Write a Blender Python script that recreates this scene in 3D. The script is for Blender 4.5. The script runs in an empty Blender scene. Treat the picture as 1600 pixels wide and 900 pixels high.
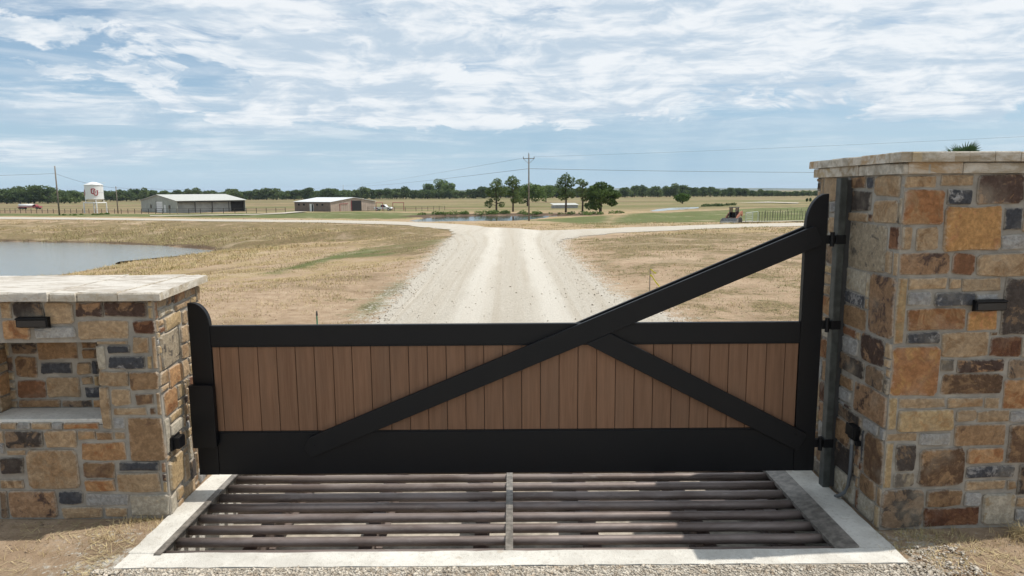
import bpy, bmesh, math, random
import numpy as np
from mathutils import Vector, Matrix, noise
from mathutils.geometry import delaunay_2d_cdt
random.seed(7); rng = np.random.default_rng(7)
sc = bpy.context.scene
C = sc.collection
# ------------------------------------------------------------------ camera
CF, CP, CR, CH = 1067., math.radians(8.06), math.radians(.4), 2.5
_f = Vector((0, math.cos(CP), -math.sin(CP))); _u0 = Vector((0, math.sin(CP), math.cos(CP))); _r0 = Vector((1, 0, 0))
_r = _r0*math.cos(CR) - _u0*math.sin(CR); _u = _u0*math.cos(CR) + _r0*math.sin(CR)
cam = bpy.data.objects.new('camera', bpy.data.cameras.new('camera')); C.objects.link(cam)
m = Matrix.Identity(4)
for i in range(3):
    m[i][0] = _r[i]; m[i][1] = _u[i]; m[i][2] = -_f[i]
m.translation = (0, 0, CH)
cam.matrix_world = m
cam.data.sensor_width = 36; cam.data.lens = 36*CF/1600; cam.data.clip_start = .05; cam.data.clip_end = 40000
sc.camera = cam
# ------------------------------------------------------------------ world, sun, exposure
SUN = Vector((1.41, .38, 2.74)).normalized()
sc.view_settings.view_transform = 'Standard'; sc.view_settings.look = 'None'
sc.view_settings.exposure = 0.0; sc.view_settings.gamma = 1
sl = bpy.data.lights.new('sun', 'SUN'); sl.energy = 4.0; sl.angle = math.radians(.5); sl.color = (1, .955, .88)
so = bpy.data.objects.new('sun', sl); C.objects.link(so); so.rotation_euler = SUN.to_track_quat('Z', 'Y').to_euler()

class NT:
    def __init__(s, tree): s.t = tree; s.n = tree.nodes; s.l = tree.links
    def node(s, typ, **k):
        n = s.n.new(typ)
        ins = k.pop('ins', {})
        for a, v in k.items(): setattr(n, a, v)
        for a, v in ins.items():
            if isinstance(v, bpy.types.NodeSocket): s.l.new(v, n.inputs[a])
            else: n.inputs[a].default_value = v
        return n
    def math(s, op, a, b=0., clamp=False, c=0.):
        return s.node('ShaderNodeMath', operation=op, use_clamp=clamp, ins={0: a, 1: b, 2: c}).outputs[0]
    def mix(s, f, a, b, blend='MIX'):
        def c(v): return v if isinstance(v, bpy.types.NodeSocket) else (*v, 1) if len(v) == 3 else v
        return s.node('ShaderNodeMix', data_type='RGBA', blend_type=blend, ins={0: f, 6: c(a), 7: c(b)}).outputs[2]
    def noise(s, vec, scale, detail=4., rough=.55, dist=0.):
        return s.node('ShaderNodeTexNoise', ins={'Vector': vec, 'Scale': scale, 'Detail': detail, 'Roughness': rough, 'Distortion': dist}).outputs[0]
    def ramp(s, f, lo, hi, a=0., b=1.):
        return s.node('ShaderNodeMapRange', interpolation_type='SMOOTHSTEP', ins={0: f, 1: lo, 2: hi, 3: a, 4: b}).outputs[0]
    def scalev(s, vec, sx, sy, sz, off=(0, 0, 0)):
        return s.node('ShaderNodeMapping', ins={'Vector': vec, 'Scale': (sx, sy, sz), 'Location': off}).outputs[0]

w = bpy.data.worlds.new('World'); sc.world = w; w.use_nodes = True
t = NT(w.node_tree); t.n.clear()
sky = t.node('ShaderNodeTexSky', sky_type='NISHITA', sun_disc=False, sun_elevation=math.radians(62), sun_rotation=math.radians(75))
sky.air_density = 1.0; sky.dust_density = .8; sky.ozone_density = 1.5
tc = t.node('ShaderNodeTexCoord').outputs['Generated']
sp = t.node('ShaderNodeSeparateXYZ', ins={0: tc})
zc = t.math('MAXIMUM', sp.outputs[2], 0.)
den = t.math('ADD', zc, .035)
pl = t.node('ShaderNodeCombineXYZ', ins={0: t.math('DIVIDE', sp.outputs[0], den), 1: t.math('DIVIDE', sp.outputs[1], den), 2: 0.}).outputs[0]
warp = t.node('ShaderNodeTexNoise', ins={'Vector': pl, 'Scale': .5, 'Detail': 3.}).outputs[1]
plw = t.node('ShaderNodeVectorMath', operation='MULTIPLY_ADD', ins={0: warp, 1: (1.2, 1.2, 0), 2: pl}).outputs[0]
# high sheet of altocumulus seen in perspective
n1 = t.noise(t.scalev(plw, .30, .42, 1, (3.1, 1.7, 0)), 1., 10., .62)
n2 = t.noise(t.scalev(plw, 1.3, 1.9, 1, (1, 5, 0)), 1., 9., .68, .5)
n3 = t.noise(t.scalev(pl, .13, .10, 1, (2.3, .6, 0)), 1., 3., .5)
sheet = t.math('ADD', t.math('ADD', t.math('MULTIPLY', n1, .66), t.math('MULTIPLY', n2, .34)), t.math('MULTIPLY', n3, .30))
sheet = t.math('ADD', sheet, t.ramp(zc, .15, .26, 0, .05))
sheetm = t.ramp(sheet, .585, .70)
# lumpy cumulus bank low in the sky, thicker to the right
sph = t.node('ShaderNodeTexNoise', ins={'Vector': t.scalev(tc, 4, 4, 9), 'Scale': 1.2, 'Detail': 3.}).outputs[1]
sphw = t.node('ShaderNodeVectorMath', operation='MULTIPLY_ADD', ins={0: sph, 1: (.9, .9, .9), 2: t.scalev(tc, 3.4, 3.4, 10.5, (.4, 0, .9))}).outputs[0]
n4 = t.noise(sphw, 1.35, 12., .60)
side = t.ramp(sp.outputs[0], -.75, .25)
bump = t.math('MULTIPLY', t.ramp(zc, .07, .12), t.ramp(zc, .5, .15, .35, 1.))
pv_ = t.math('ADD', n4, t.math('MULTIPLY', bump, t.math('MULTIPLY_ADD', side, .15, False, .05)))
puff = t.math('MULTIPLY', t.ramp(pv_, .565, .625), t.ramp(zc, .06, .10))
wisp = t.math('MULTIPLY', t.ramp(t.noise(t.scalev(tc, 2.2, 2.2, 26, (0, 0, 1)), 1.6, 8., .62, .4), .40, .60), t.math('MULTIPLY', t.ramp(zc, .01, .05), t.ramp(zc, .20, .11)))
wisp = t.math('MULTIPLY', wisp, t.math('MULTIPLY_ADD', side, -.6, False, .85))
cov = t.math('MAXIMUM', t.math('MULTIPLY', sheetm, t.ramp(zc, .07, .13)), puff, True)
cov = t.math('MAXIMUM', cov, wisp, True)
relief = t.noise(t.scalev(sphw, 2.6, 2.6, 3.2), 1.35, 9., .62)
shade = t.ramp(t.math('ADD', t.math('MULTIPLY', t.noise(t.scalev(plw, .8, 1.2, 1, (7, 3, 0)), 1., 8., .64), .5), t.math('MULTIPLY', relief, .5)), .42, .58)
ccol = t.mix(shade, (.57, .68, .79), (.93, .96, .985))
skyc = t.node('ShaderNodeVectorMath', operation='SCALE', ins={0: sky.outputs[0], 'Scale': .10}).outputs[0]
veil = t.ramp(zc, 0., .3, .62, .25)
skyv = t.mix(veil, skyc, (.42, .64, .86)); skyv = t.mix(t.ramp(zc, .0, .10, .75, 0.), skyv, (.53, .715, .84))
curtain = t.math('MULTIPLY', t.math('MULTIPLY', t.ramp(sp.outputs[0], -.10, .06), t.ramp(sp.outputs[0], .42, .28)), t.math('MULTIPLY', t.ramp(zc, .0, .035), t.ramp(zc, .125, .08)))
curtain = t.math('MULTIPLY', curtain, t.ramp(t.noise(t.scalev(tc, 9, 9, .6), 1.5, 3.), .3, .7, .45, 1.))
skyv = t.mix(t.math('MULTIPLY', curtain, .6), skyv, (.36, .545, .70))
fin = t.mix(t.math('MULTIPLY', cov, .92), skyv, ccol)
bg = t.node('ShaderNodeBackground', ins={0: fin, 1: 1.})
t.l.new(bg.outputs[0], t.node('ShaderNodeOutputWorld').inputs[0])

# ------------------------------------------------------------------ pixel (1600x900 photograph) -> place
def ray(px, py): return _f + _r*((px-800)/CF) + _u*((450-py)/CF)
def ony(px, py, Y):
    d = ray(px, py); s = Y/d.y; return (d.x*s, CH+d.z*s)
def onx(px, py, X):
    d = ray(px, py); s = X/d.x; return (d.y*s, CH+d.z*s)
def onz(px, py, Z=0.):
    d = ray(px, py); s = (Z-CH)/d.z; return (d.x*s, d.y*s)

# ------------------------------------------------------------------ helpers
def tag(o, label=None, cat=None, group=None, kind=None):
    if label: o['label'] = label
    if cat: o['category'] = cat
    if group: o['group'] = group
    if kind: o['kind'] = kind
    return o
def empty(name, loc=(0, 0, 0), rz=0., label=None, cat=None, group=None):
    o = bpy.data.objects.new(name, None); C.objects.link(o); o.empty_display_size = .2
    o.location = loc; o.rotation_euler = (0, 0, rz); return tag(o, label, cat, group)
class MB:
    def __init__(s): s.v = []; s.f = []
    def add(s, vs, fs):
        b = len(s.v); s.v += [tuple(v) for v in vs]; s.f += [tuple(i+b for i in f) for f in fs]; return s
    def box(s, x0, x1, y0, y1, z0, z1):
        return s.add([(x0,y0,z0),(x1,y0,z0),(x1,y1,z0),(x0,y1,z0),(x0,y0,z1),(x1,y0,z1),(x1,y1,z1),(x0,y1,z1)],
                     [(0,3,2,1),(4,5,6,7),(0,1,5,4),(1,2,6,5),(2,3,7,6),(3,0,4,7)])
    def prism(s, poly, a, b, axis='y'):
        n = len(poly)
        mk = {'y': lambda p, q: (p[0], q, p[1]), 'x': lambda p, q: (q, p[0], p[1]), 'z': lambda p, q: (p[0], p[1], q)}[axis]
        vs = [mk(p, a) for p in poly]+[mk(p, b) for p in poly]
        return s.add(vs, [tuple(range(n)), tuple(range(2*n-1, n-1, -1))]+[(i, i+n, (i+1) % n+n, (i+1) % n) for i in range(n)])
    def tube(s, pts, r, n=10, cap=True):
        pts = [Vector(p) for p in pts]; rs = r if isinstance(r, (list, tuple)) else [r]*len(pts); b = len(s.v)
        for i, p in enumerate(pts):
            d = (pts[min(i+1, len(pts)-1)]-pts[max(i-1, 0)]).normalized()
            up = Vector((0, 0, 1)) if abs(d.z) < .9 else Vector((1, 0, 0))
            a = d.cross(up).normalized(); c = a.cross(d)
            for k in range(n):
                q = 2*math.pi*k/n; s.v.append(tuple(p+(a*math.cos(q)+c*math.sin(q))*rs[i]))
        for i in range(len(pts)-1):
            for k in range(n):
                k2 = (k+1) % n; s.f.append((b+i*n+k, b+i*n+k2, b+(i+1)*n+k2, b+(i+1)*n+k))
        if cap:
            s.f.append(tuple(b+k for k in range(n))[::-1]); s.f.append(tuple(b+(len(pts)-1)*n+k for k in range(n)))
        return s
    def lathe(s, prof, n=24, c=(0, 0)):
        b = len(s.v)
        for r, z in prof:
            for k in range(n):
                q = 2*math.pi*k/n; s.v.append((c[0]+r*math.cos(q), c[1]+r*math.sin(q), z))
        for i in range(len(prof)-1):
            for k in range(n):
                k2 = (k+1) % n; s.f.append((b+i*n+k, b+i*n+k2, b+(i+1)*n+k2, b+(i+1)*n+k))
        return s
    def mesh(s, name, mat=None, smooth=False, fix=True):
        me = bpy.data.meshes.new(name); me.from_pydata(s.v, [], s.f)
        if fix:
            bm = bmesh.new(); bm.from_mesh(me); bmesh.ops.recalc_face_normals(bm, faces=bm.faces[:]); bm.to_mesh(me); bm.free()
        if mat: me.materials.append(mat)
        if smooth: me.shade_smooth()
        return me
    def build(s, name, mat=None, parent=None, bevel=0, smooth=False, fix=True):
        return link(s.mesh(name, mat, smooth, fix), name, parent, bevel)
def link(me, name, parent=None, bevel=0):
    o = bpy.data.objects.new(name, me); C.objects.link(o)
    if parent: o.parent = parent
    if bevel:
        b = o.modifiers.new('bevel', 'BEVEL'); b.width = bevel; b.segments = 2; b.limit_method = 'ANGLE'
    return o
def fast_mesh(name, v, f, mat, parent=None, attr=None):
    """v (n,3), f (m,k) numpy"""
    me = bpy.data.meshes.new(name); k = f.shape[1]
    me.vertices.add(len(v)); me.vertices.foreach_set('co', v.astype(np.float32).ravel())
    me.loops.add(f.size); me.loops.foreach_set('vertex_index', f.astype(np.int32).ravel())
    me.polygons.add(len(f)); me.polygons.foreach_set('loop_start', (np.arange(len(f))*k).astype(np.int32))
    me.update(calc_edges=True)
    if attr:
        for n_, a in attr.items():
            at = me.attributes.new(n_, 'FLOAT', 'POINT'); at.data.foreach_set('value', a.astype(np.float32))
    me.materials.append(mat); return link(me, name, parent)
def copy_tree(o, parent=None):
    c = o.copy(); C.objects.link(c)
    if parent: c.parent = parent
    for ch in list(o.children): copy_tree(ch, c)
    return c

# ------------------------------------------------------------------ materials
def mat(name, build):
    m = bpy.data.materials.new(name); m.use_nodes = True; t = NT(m.node_tree); t.n.clear()
    bs = t.node('ShaderNodeBsdfPrincipled'); out = t.node('ShaderNodeOutputMaterial', ins={0: bs.outputs[0]})
    geo = t.node('ShaderNodeNewGeometry').outputs['Position']
    build(t, bs, geo); return m
def setc(t, bs, col, rough=.8, bump=None, dist=.01, metal=0., spec=None):
    if isinstance(col, bpy.types.NodeSocket): t.l.new(col, bs.inputs['Base Color'])
    else: bs.inputs['Base Color'].default_value = (*col, 1)
    if isinstance(rough, bpy.types.NodeSocket): t.l.new(rough, bs.inputs['Roughness'])
    else: bs.inputs['Roughness'].default_value = rough
    bs.inputs['Metallic'].default_value = metal
    if spec is not None: bs.inputs['Specular IOR Level'].default_value = spec
    if bump is not None:
        b = t.node('ShaderNodeBump', ins={'Height': bump, 'Distance': dist, 'Strength': 1.}); t.l.new(b.outputs[0], bs.inputs['Normal'])
def plain(name, col, rough=.6, metal=0., var=.12, scale=6., bump=0., spec=None):
    def b(t, bs, g):
        n = t.noise(g, scale, 5.); c2 = tuple(c*(1-var*2) for c in col); c1 = tuple(min(1, c*(1+var)) for c in col)
        setc(t, bs, t.mix(t.ramp(n, .3, .7), c2, c1), rough, n if bump else None, bump, metal, spec)
    return mat(name, b)

def _stone(t, bs, g):
    oi = t.node('ShaderNodeObjectInfo')
    off = t.math('MULTIPLY', oi.outputs['Random'], 37.)
    vec = t.node('ShaderNodeVectorMath', operation='ADD', ins={0: g, 1: t.node('ShaderNodeCombineXYZ', ins={0: off, 1: off, 2: off}).outputs[0]}).outputs[0]
    sec = t.node('ShaderNodeAttribute', attribute_type='OBJECT', attribute_name='second')
    amt = t.node('ShaderNodeAttribute', attribute_type='OBJECT', attribute_name='stain').outputs['Fac']
    a = t.noise(vec, 7.5, 8., .66, .6); b = t.noise(vec, 28., 6., .7, .3); c = t.noise(vec, 95., 4., .7)
    thr = t.math('SUBTRACT', .78, t.math('MULTIPLY', amt, .50))
    mk = t.ramp(t.math('ADD', a, t.math('MULTIPLY', t.math('SUBTRACT', b, .5), .35)), t.math('SUBTRACT', thr, .045), t.math('ADD', thr, .055))
    col = t.mix(mk, oi.outputs['Color'], sec.outputs['Color'])
    col = t.mix(t.ramp(b, .35, .75), t.mix(1., col, (.70, .67, .65), 'MULTIPLY'), t.mix(1., col, (1.25, 1.22, 1.20), 'MULTIPLY'))
    col = t.mix(t.math('MULTIPLY', t.ramp(c, .62, .72), .30), col, (.46, .41, .34))
    col = t.mix(t.math('MULTIPLY', t.ramp(t.noise(vec, 3.2, 5.), .52, .75), .35), col, (.40, .35, .27))
    edge = t.node('ShaderNodeAttribute', attribute_name='edge').outputs['Fac']
    ed = t.ramp(t.math('ADD', edge, t.math('MULTIPLY', t.math('SUBTRACT', b, .5), 1.3)), .62, 1.05)
    col = t.mix(t.math('MULTIPLY', ed, .6), col, (.45, .40, .33))
    h = t.math('ADD', t.math('MULTIPLY', a, .6), t.math('ADD', t.math('MULTIPLY', b, .5), t.math('MULTIPLY', c, .14)))
    setc(t, bs, col, .86, h, .022, spec=.25)
M = {}
M['stone'] = mat('sandstone', _stone)
def _mortar(t, bs, g):
    a = t.noise(g, 9., 6.); b = t.noise(g, 120., 4.)
    col = t.mix(t.ramp(a, .35, .7), (.29, .265, .225), (.41, .375, .32)); col = t.mix(t.math('MULTIPLY', b, .3), col, (.22, .20, .18))
    setc(t, bs, col, .95, t.math('ADD', t.math('MULTIPLY', a, .7), t.math('MULTIPLY', b, .3)), .01, spec=.15)
M['mortar'] = mat('mortar', _mortar)
def _cap(t, bs, g):
    oi = t.node('ShaderNodeObjectInfo')
    a = t.noise(t.scalev(g, 3, 9, 9), 1., 7., .65, .5); b = t.noise(g, 26., 6., .7); c = t.noise(g, 110., 3.)
    col = t.mix(t.ramp(a, .38, .62), oi.outputs['Color'], (.60, .55, .47))
    col = t.mix(t.math('MULTIPLY', t.ramp(b, .5, .7), .5), col, (.30, .22, .14))
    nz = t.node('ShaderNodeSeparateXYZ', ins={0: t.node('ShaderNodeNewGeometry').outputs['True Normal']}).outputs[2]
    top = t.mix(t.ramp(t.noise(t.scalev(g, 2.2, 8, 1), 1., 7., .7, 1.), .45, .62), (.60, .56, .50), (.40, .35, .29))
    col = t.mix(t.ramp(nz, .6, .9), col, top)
    setc(t, bs, col, .85, t.math('ADD', a, t.math('ADD', t.math('MULTIPLY', b, .6), t.math('MULTIPLY', c, .15))), .018, spec=.2)
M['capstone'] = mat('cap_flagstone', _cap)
def _conc(t, bs, g):
    a = t.noise(g, 2.2, 7., .65); b = t.noise(g, 34., 6., .7); c = t.noise(g, 180., 3.)
    col = t.mix(t.ramp(a, .36, .66), (.58, .55, .49), (.76, .73, .66)); col = t.mix(t.math('MULTIPLY', t.ramp(b, .5, .68), .4), col, (.38, .34, .28))
    col = t.mix(t.math('MULTIPLY', t.ramp(t.noise(g, 7., 5., .7, 1.), .6, .72), .55), col, (.46, .38, .29))
    setc(t, bs, col, .9, t.math('ADD', t.math('MULTIPLY', b, .8), t.math('MULTIPLY', c, .4)), .01, spec=.2)
M['concrete'] = mat('concrete', _conc)
def _pipe(t, bs, g):
    a = t.noise(t.scalev(g, 1.1, 3, 3), 1., 8., .7, .4); b = t.noise(t.scalev(g, 14, 34, 34), 1., 6., .7)
    col = t.mix(t.ramp(a, .34, .66), (.15, .112, .095), (.27, .222, .20)); col = t.mix(t.math('MULTIPLY', t.ramp(a, .56, .74), .55), col, (.14, .075, .05))
    col = t.mix(t.math('MULTIPLY', t.ramp(t.noise(t.scalev(g, 2.5, 9, 9), 1., 6., .7), .56, .7), .4), col, (.40, .37, .34))
    setc(t, bs, col, t.ramp(b, .3, .7, .42, .6), b, .0002, .35)
M['pipe'] = mat('rusty_pipe', _pipe)
def _black(t, bs, g):
    a = t.noise(g, 3.5, 5.); b = t.noise(g, 600., 2.)
    setc(t, bs, t.mix(t.math('MULTIPLY', t.ramp(a, .45, .75), .25), (.0045, .0047, .006), (.009, .009, .010)), t.ramp(a, .3, .7, .42, .55), b, .0004, 0, .28)
M['black'] = mat('black_powder_coat', _black)
def _plank(t, bs, g):
    oi = t.node('ShaderNodeObjectInfo'); r = oi.outputs['Random']; o = t.math('MULTIPLY', r, 50.)
    v = t.node('ShaderNodeVectorMath', operation='ADD', ins={0: g, 1: t.node('ShaderNodeCombineXYZ', ins={0: o, 1: o, 2: o}).outputs[0]}).outputs[0]
    a = t.noise(t.scalev(v, 34, 34, 1.6), 1., 7., .62, .5); b = t.noise(t.scalev(v, 210, 210, 5), 1., 4., .6); c = t.noise(t.scalev(v, 5, 5, 1.4), 1., 3.)
    col = t.mix(t.ramp(a, .32, .68), (.178, .094, .052), (.235, .128, .074)); col = t.mix(t.math('MULTIPLY', t.ramp(b, .45, .7), .25), col, (.115, .06, .036))
    col = t.mix(t.ramp(c, .4, .75, 0, .4), col, (.17, .105, .068))
    col = t.mix(1., col, t.mix(r, (.93, .92, .91), (1.07, 1.06, 1.05)), 'MULTIPLY')
    setc(t, bs, col, .62, t.math('ADD', a, t.math('MULTIPLY', b, .5)), .0015, spec=.3)
M['plank'] = mat('brown_composite_plank', _plank)
M['pitfloor'] = plain('dusty_pit_floor', (.44, .39, .32), .95, 0, .2, 7.)
M['gatepaint'] = plain('faded_gate_paint', (.40, .44, .40), .6)
M['jamb'] = plain('weathered_steel_tube', (.060, .064, .058), .6, .2, .2, 14.)
M['steelflat'] = plain('worn_steel', (.25, .225, .195), .55, .3, .2, 20., .003)
M['conduit'] = plain('grey_conduit', (.12, .13, .14), .5)
M['white'] = plain('white_paint', (.78, .78, .76), .4, 0, .04)
M['whiteroof'] = plain('white_metal_roof', (.68, .69, .70), .45, 0, .05, 2.)
M['barnroof'] = plain('pale_metal_roof', (.50, .50, .455), .45, 0, .05, 2.)
M['barnwall'] = plain('grey_green_metal_siding', (.37, .385, .34), .6, 0, .08, 1.)
M['panelgrey'] = plain('light_grey_siding', (.33, .34, .33), .6, 0, .08, 1.)
M['trim'] = plain('dark_trim', (.05, .05, .05), .6)
M['tanwall'] = plain('pink_tan_metal_siding', (.42, .33, .27), .6, 0, .06, 1.)
M['brownwall'] = plain('brown_metal_siding', (.20, .15, .125), .6, 0, .08, 1.)
M['glass'] = plain('dark_glass', (.02, .025, .03), .1, 0, .05)
M['dark'] = plain('shade_and_seat_black', (.02, .02, .02), .9)  # near-black standing for shade inside openings; also the loader seat's own colour
M['pole'] = plain('weathered_pole_wood', (.21, .18, .145), .85, 0, .2, 5.)
M['wire'] = plain('wire', (.03, .03, .03), .5)
M['pipefence'] = plain('dark_pipe_paint', (.045, .035, .03), .6)
M['crimson'] = plain('crimson_paint', (.32, .015, .03), .5, 0, .04)
M['orange'] = plain('orange_machine_paint', (.36, .15, .09), .6, 0, .08)
M['redpaint'] = plain('dull_red_paint', (.30, .05, .06), .4)
M['tyre'] = plain('tyre_rubber', (.02, .02, .02), .85)
M['greymetal'] = plain('grey_metal', (.22, .22, .21), .5, .3)
M['yellow'] = plain('yellow_tape', (.80, .70, .05), .6)
M['greenpaint'] = plain('green_paint', (.02, .22, .12), .6)
M['bark'] = plain('bark', (.10, .075, .055), .95, 0, .25, 8., .02)
M['straw'] = plain('straw', (.50, .40, .22), .9, 0, .25, 9.)
def leafmat(name, c1, c2, scale):
    def b(t, bs, g):
        oi = t.node('ShaderNodeObjectInfo').outputs['Random']
        n = t.noise(g, scale, 3.)
        col = t.mix(t.ramp(n, .35, .65), c1, c2); col = t.mix(1., col, t.mix(oi, (.82, .85, .8), (1.18, 1.12, 1.1)), 'MULTIPLY')
        setc(t, bs, col, .7, spec=.2)
        tr = t.node('ShaderNodeBsdfTranslucent', ins={0: col}); mx = t.node('ShaderNodeMixShader', ins={0: .35, 1: bs.outputs[0], 2: tr.outputs[0]})
        t.l.new(mx.outputs[0], [n for n in t.n if n.type == 'OUTPUT_MATERIAL'][0].inputs[0])
    return mat(name, b)
M['oakleaf'] = leafmat('oak_foliage', (.075, .125, .038), (.175, .25, .075), .35)
M['pineleaf'] = leafmat('pine_foliage', (.085, .13, .048), (.19, .25, .095), .8)
M['farleaf'] = leafmat('distant_foliage', (.070, .112, .045), (.14, .19, .07), .12)
M['brightleaf'] = leafmat('fresh_green_foliage', (.065, .125, .022), (.11, .18, .04), .8)
M['palmleaf'] = leafmat('palm_foliage', (.04, .085, .04), (.07, .12, .05), 3.)

def _ground(t, bs, g):
    A = lambda n: t.node('ShaderNodeAttribute', attribute_name=n).outputs['Fac']
    far = A('far'); green = A('green'); grav = A('gravel'); hay = A('hay'); bare = A('bare'); brown = A('brown')
    n0 = t.noise(g, .09, 5., .6); n1 = t.noise(g, .55, 7., .65, .5); n2 = t.noise(g, 3.3, 7., .7); n3 = t.noise(g, 17., 6., .7); n4 = t.noise(g, 75., 4., .7)
    streak = t.noise(t.scalev(g, .25, 1.6, 1), 1., 6., .7)
    dirt = t.mix(t.ramp(n2, .3, .7), (.32, .225, .145), (.475, .355, .245)); dirt = t.mix(t.math('MULTIPLY', t.ramp(n3, .55, .72), .5), dirt, (.27, .19, .125))
    straw = t.mix(t.ramp(n3, .32, .66), (.19, .135, .07), (.50, .38, .205)); straw = t.mix(t.math('MULTIPLY', t.ramp(n2, .52, .72), .45), straw, (.24, .20, .10))
    gr = t.mix(t.ramp(n3, .3, .7), (.075, .10, .034), (.16, .18, .07)); gr = t.mix(t.ramp(n2, .5, .8, 0, .6), gr, (.27, .24, .10))
    mk = t.math('ADD', t.math('MULTIPLY', n1, .6), t.math('ADD', t.math('MULTIPLY', n2, .35), t.math('MULTIPLY', n0, .25)))
    mk = t.math('SUBTRACT', mk, t.math('MULTIPLY', bare, .22))
    c = t.mix(t.ramp(mk, .53, .66), dirt, straw)
    gm = t.math('ADD', t.math('MULTIPLY', t.math('ADD', green, -.5), .9), t.math('ADD', t.math('MULTIPLY', n1, .5), t.math('MULTIPLY', n2, .5)))
    c = t.mix(t.ramp(gm, .42, .66), c, gr)
    wide = t.noise(t.scalev(g, .006, .03, 1, (3, 0, 0)), 1., 6., .6, .5)
    hayc = t.mix(t.ramp(streak, .35, .65), (.20, .155, .085), (.33, .265, .15)); hayc = t.mix(t.ramp(wide, .40, .60, .0, .95), hayc, (.12, .135, .048))
    wide2 = t.noise(t.scalev(g, .0035, .020, 1, (9, 4, 0)), 1., 5., .62, .4)
    hayc = t.mix(t.ramp(wide2, .50, .60, 0, .7), hayc, (.17, .105, .07)); hayc = t.mix(t.ramp(t.noise(t.scalev(g, .02, .06, 1, (1, 8, 0)), 1., 7., .7), .54, .66, 0, .6), hayc, (.085, .095, .035))
    hayc = t.mix(t.ramp(n0, .5, .7, 0, .45), hayc, (.13, .135, .055))
    bc = t.mix(t.ramp(n3, .35, .62), (.08, .06, .035), (.30, .23, .12)); bc = t.mix(t.ramp(n2, .5, .64, 0, .65), bc, (.10, .105, .04))
    c = t.mix(t.ramp(t.math('ADD', brown, t.math('MULTIPLY', t.math('SUBTRACT', t.math('ADD', t.math('MULTIPLY', n1, .6), t.math('MULTIPLY', n2, .4)), .5), 3.4)), .35, .70, 0, .9), c, bc)
    pz = t.noise(t.scalev(g, .16, .30, 1, (4, 2, 0)), 1., 6., .62, .6)
    c = t.mix(t.ramp(pz, .52, .66, 0, .5), c, (.16, .115, .065)); c = t.mix(t.ramp(pz, .46, .34, 0, .4), c, (.50, .39, .275))
    c = t.mix(t.math('MULTIPLY', t.ramp(t.noise(t.scalev(g, 2.2, 5, 1), 1., 7., .75), .56, .66), .45), c, (.20, .145, .085))
    c = t.mix(hay, c, hayc)
    c = t.mix(t.ramp(t.math('ADD', far, t.math('MULTIPLY', t.math('SUBTRACT', n1, .5), .8)), .35, .75), c, t.mix(n3, (.075, .05, .035), (.15, .105, .07)))
    gv = t.mix(t.ramp(n4, .3, .7), (.33, .30, .25), (.70, .66, .58))
    gk = t.math('ADD', grav, t.math('MULTIPLY', t.math('SUBTRACT', t.math('ADD', t.math('MULTIPLY', n3, .6), t.math('MULTIPLY', n2, .4)), .5), 2.2))
    c = t.mix(t.ramp(gk, .45, .7), c, gv)
    h = t.math('ADD', t.math('MULTIPLY', n3, .8), t.math('MULTIPLY', n4, .25))
    setc(t, bs, c, .95, h, .045, spec=.1)
M['ground'] = mat('dry_ground', _ground)
def _drive(t, bs, g):
    n0 = t.noise(g, .35, 5.); n2 = t.noise(g, 2.6, 7., .7); n3 = t.noise(g, 22., 6., .72); n4 = t.noise(g, 80., 4., .75)
    uu = t.node('ShaderNodeAttribute', attribute_name='across').outputs['Fac']
    along = t.node('ShaderNodeAttribute', attribute_name='along').outputs['Fac']
    tv = t.node('ShaderNodeCombineXYZ', ins={0: t.math('MULTIPLY', uu, 2.6), 1: t.math('MULTIPLY', along, .035), 2: 0.}).outputs[0]
    tr = t.noise(tv, 1., 7., .68, .3)
    c = t.mix(t.ramp(n3, .3, .7), (.41, .37, .305), (.59, .545, .47))
    c = t.mix(t.ramp(tr, .44, .66, 0, .55), c, (.40, .34, .26))
    c = t.mix(t.ramp(tr, .60, .72, 0, .6), c, (.69, .65, .575))
    c = t.mix(t.math('MULTIPLY', t.ramp(n4, .56, .70), .55), c, (.30, .265, .22))
    c = t.mix(t.math('MULTIPLY', t.ramp(n2, .55, .75), .35), c, (.42, .35, .26))
    rutw = t.math('ABSOLUTE', t.math('SUBTRACT', t.math('ABSOLUTE', t.math('ADD', uu, t.math('MULTIPLY', t.math('SUBTRACT', n0, .5), .5))), .85))
    c = t.mix(t.ramp(rutw, .50, .12, 0, .42), c, (.70, .66, .585))
    c = t.mix(t.ramp(t.math('ABSOLUTE', t.math('ADD', uu, t.math('MULTIPLY', t.math('SUBTRACT', n0, .5), .6))), .42, .1, 0, .2), c, (.40, .345, .27))
    h = t.math('ADD', t.math('MULTIPLY', n3, .7), t.math('ADD', t.math('MULTIPLY', n4, .5), t.math('MULTIPLY', tr, .25)))
    setc(t, bs, c, .95, h, .03, spec=.12)
M['drive'] = mat('crushed_limestone', _drive)
def _peb(t, bs, g):
    n = t.noise(g, 31., 2.); n2 = t.noise(g, 9., 2.)
    c = t.mix(t.ramp(n, .35, .65), (.33, .28, .22), (.62, .56, .47)); c = t.mix(t.ramp(n2, .55, .7, 0, .5), c, (.46, .34, .23))
    setc(t, bs, c, .9, spec=.15)
M['pebble'] = mat('limestone_pebbles', _peb)
def _blade(t, bs, g):
    gr = t.node('ShaderNodeAttribute', attribute_name='green').outputs['Fac']; n = t.noise(g, 7., 4.)
    c = t.mix(t.ramp(n, .3, .7), (.33, .245, .12), (.62, .48, .27)); c = t.mix(gr, c, t.mix(n, (.09, .13, .035), (.20, .24, .08)))
    setc(t, bs, c, .85, spec=.15)
M['blade'] = mat('grass_blades', _blade)
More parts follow.
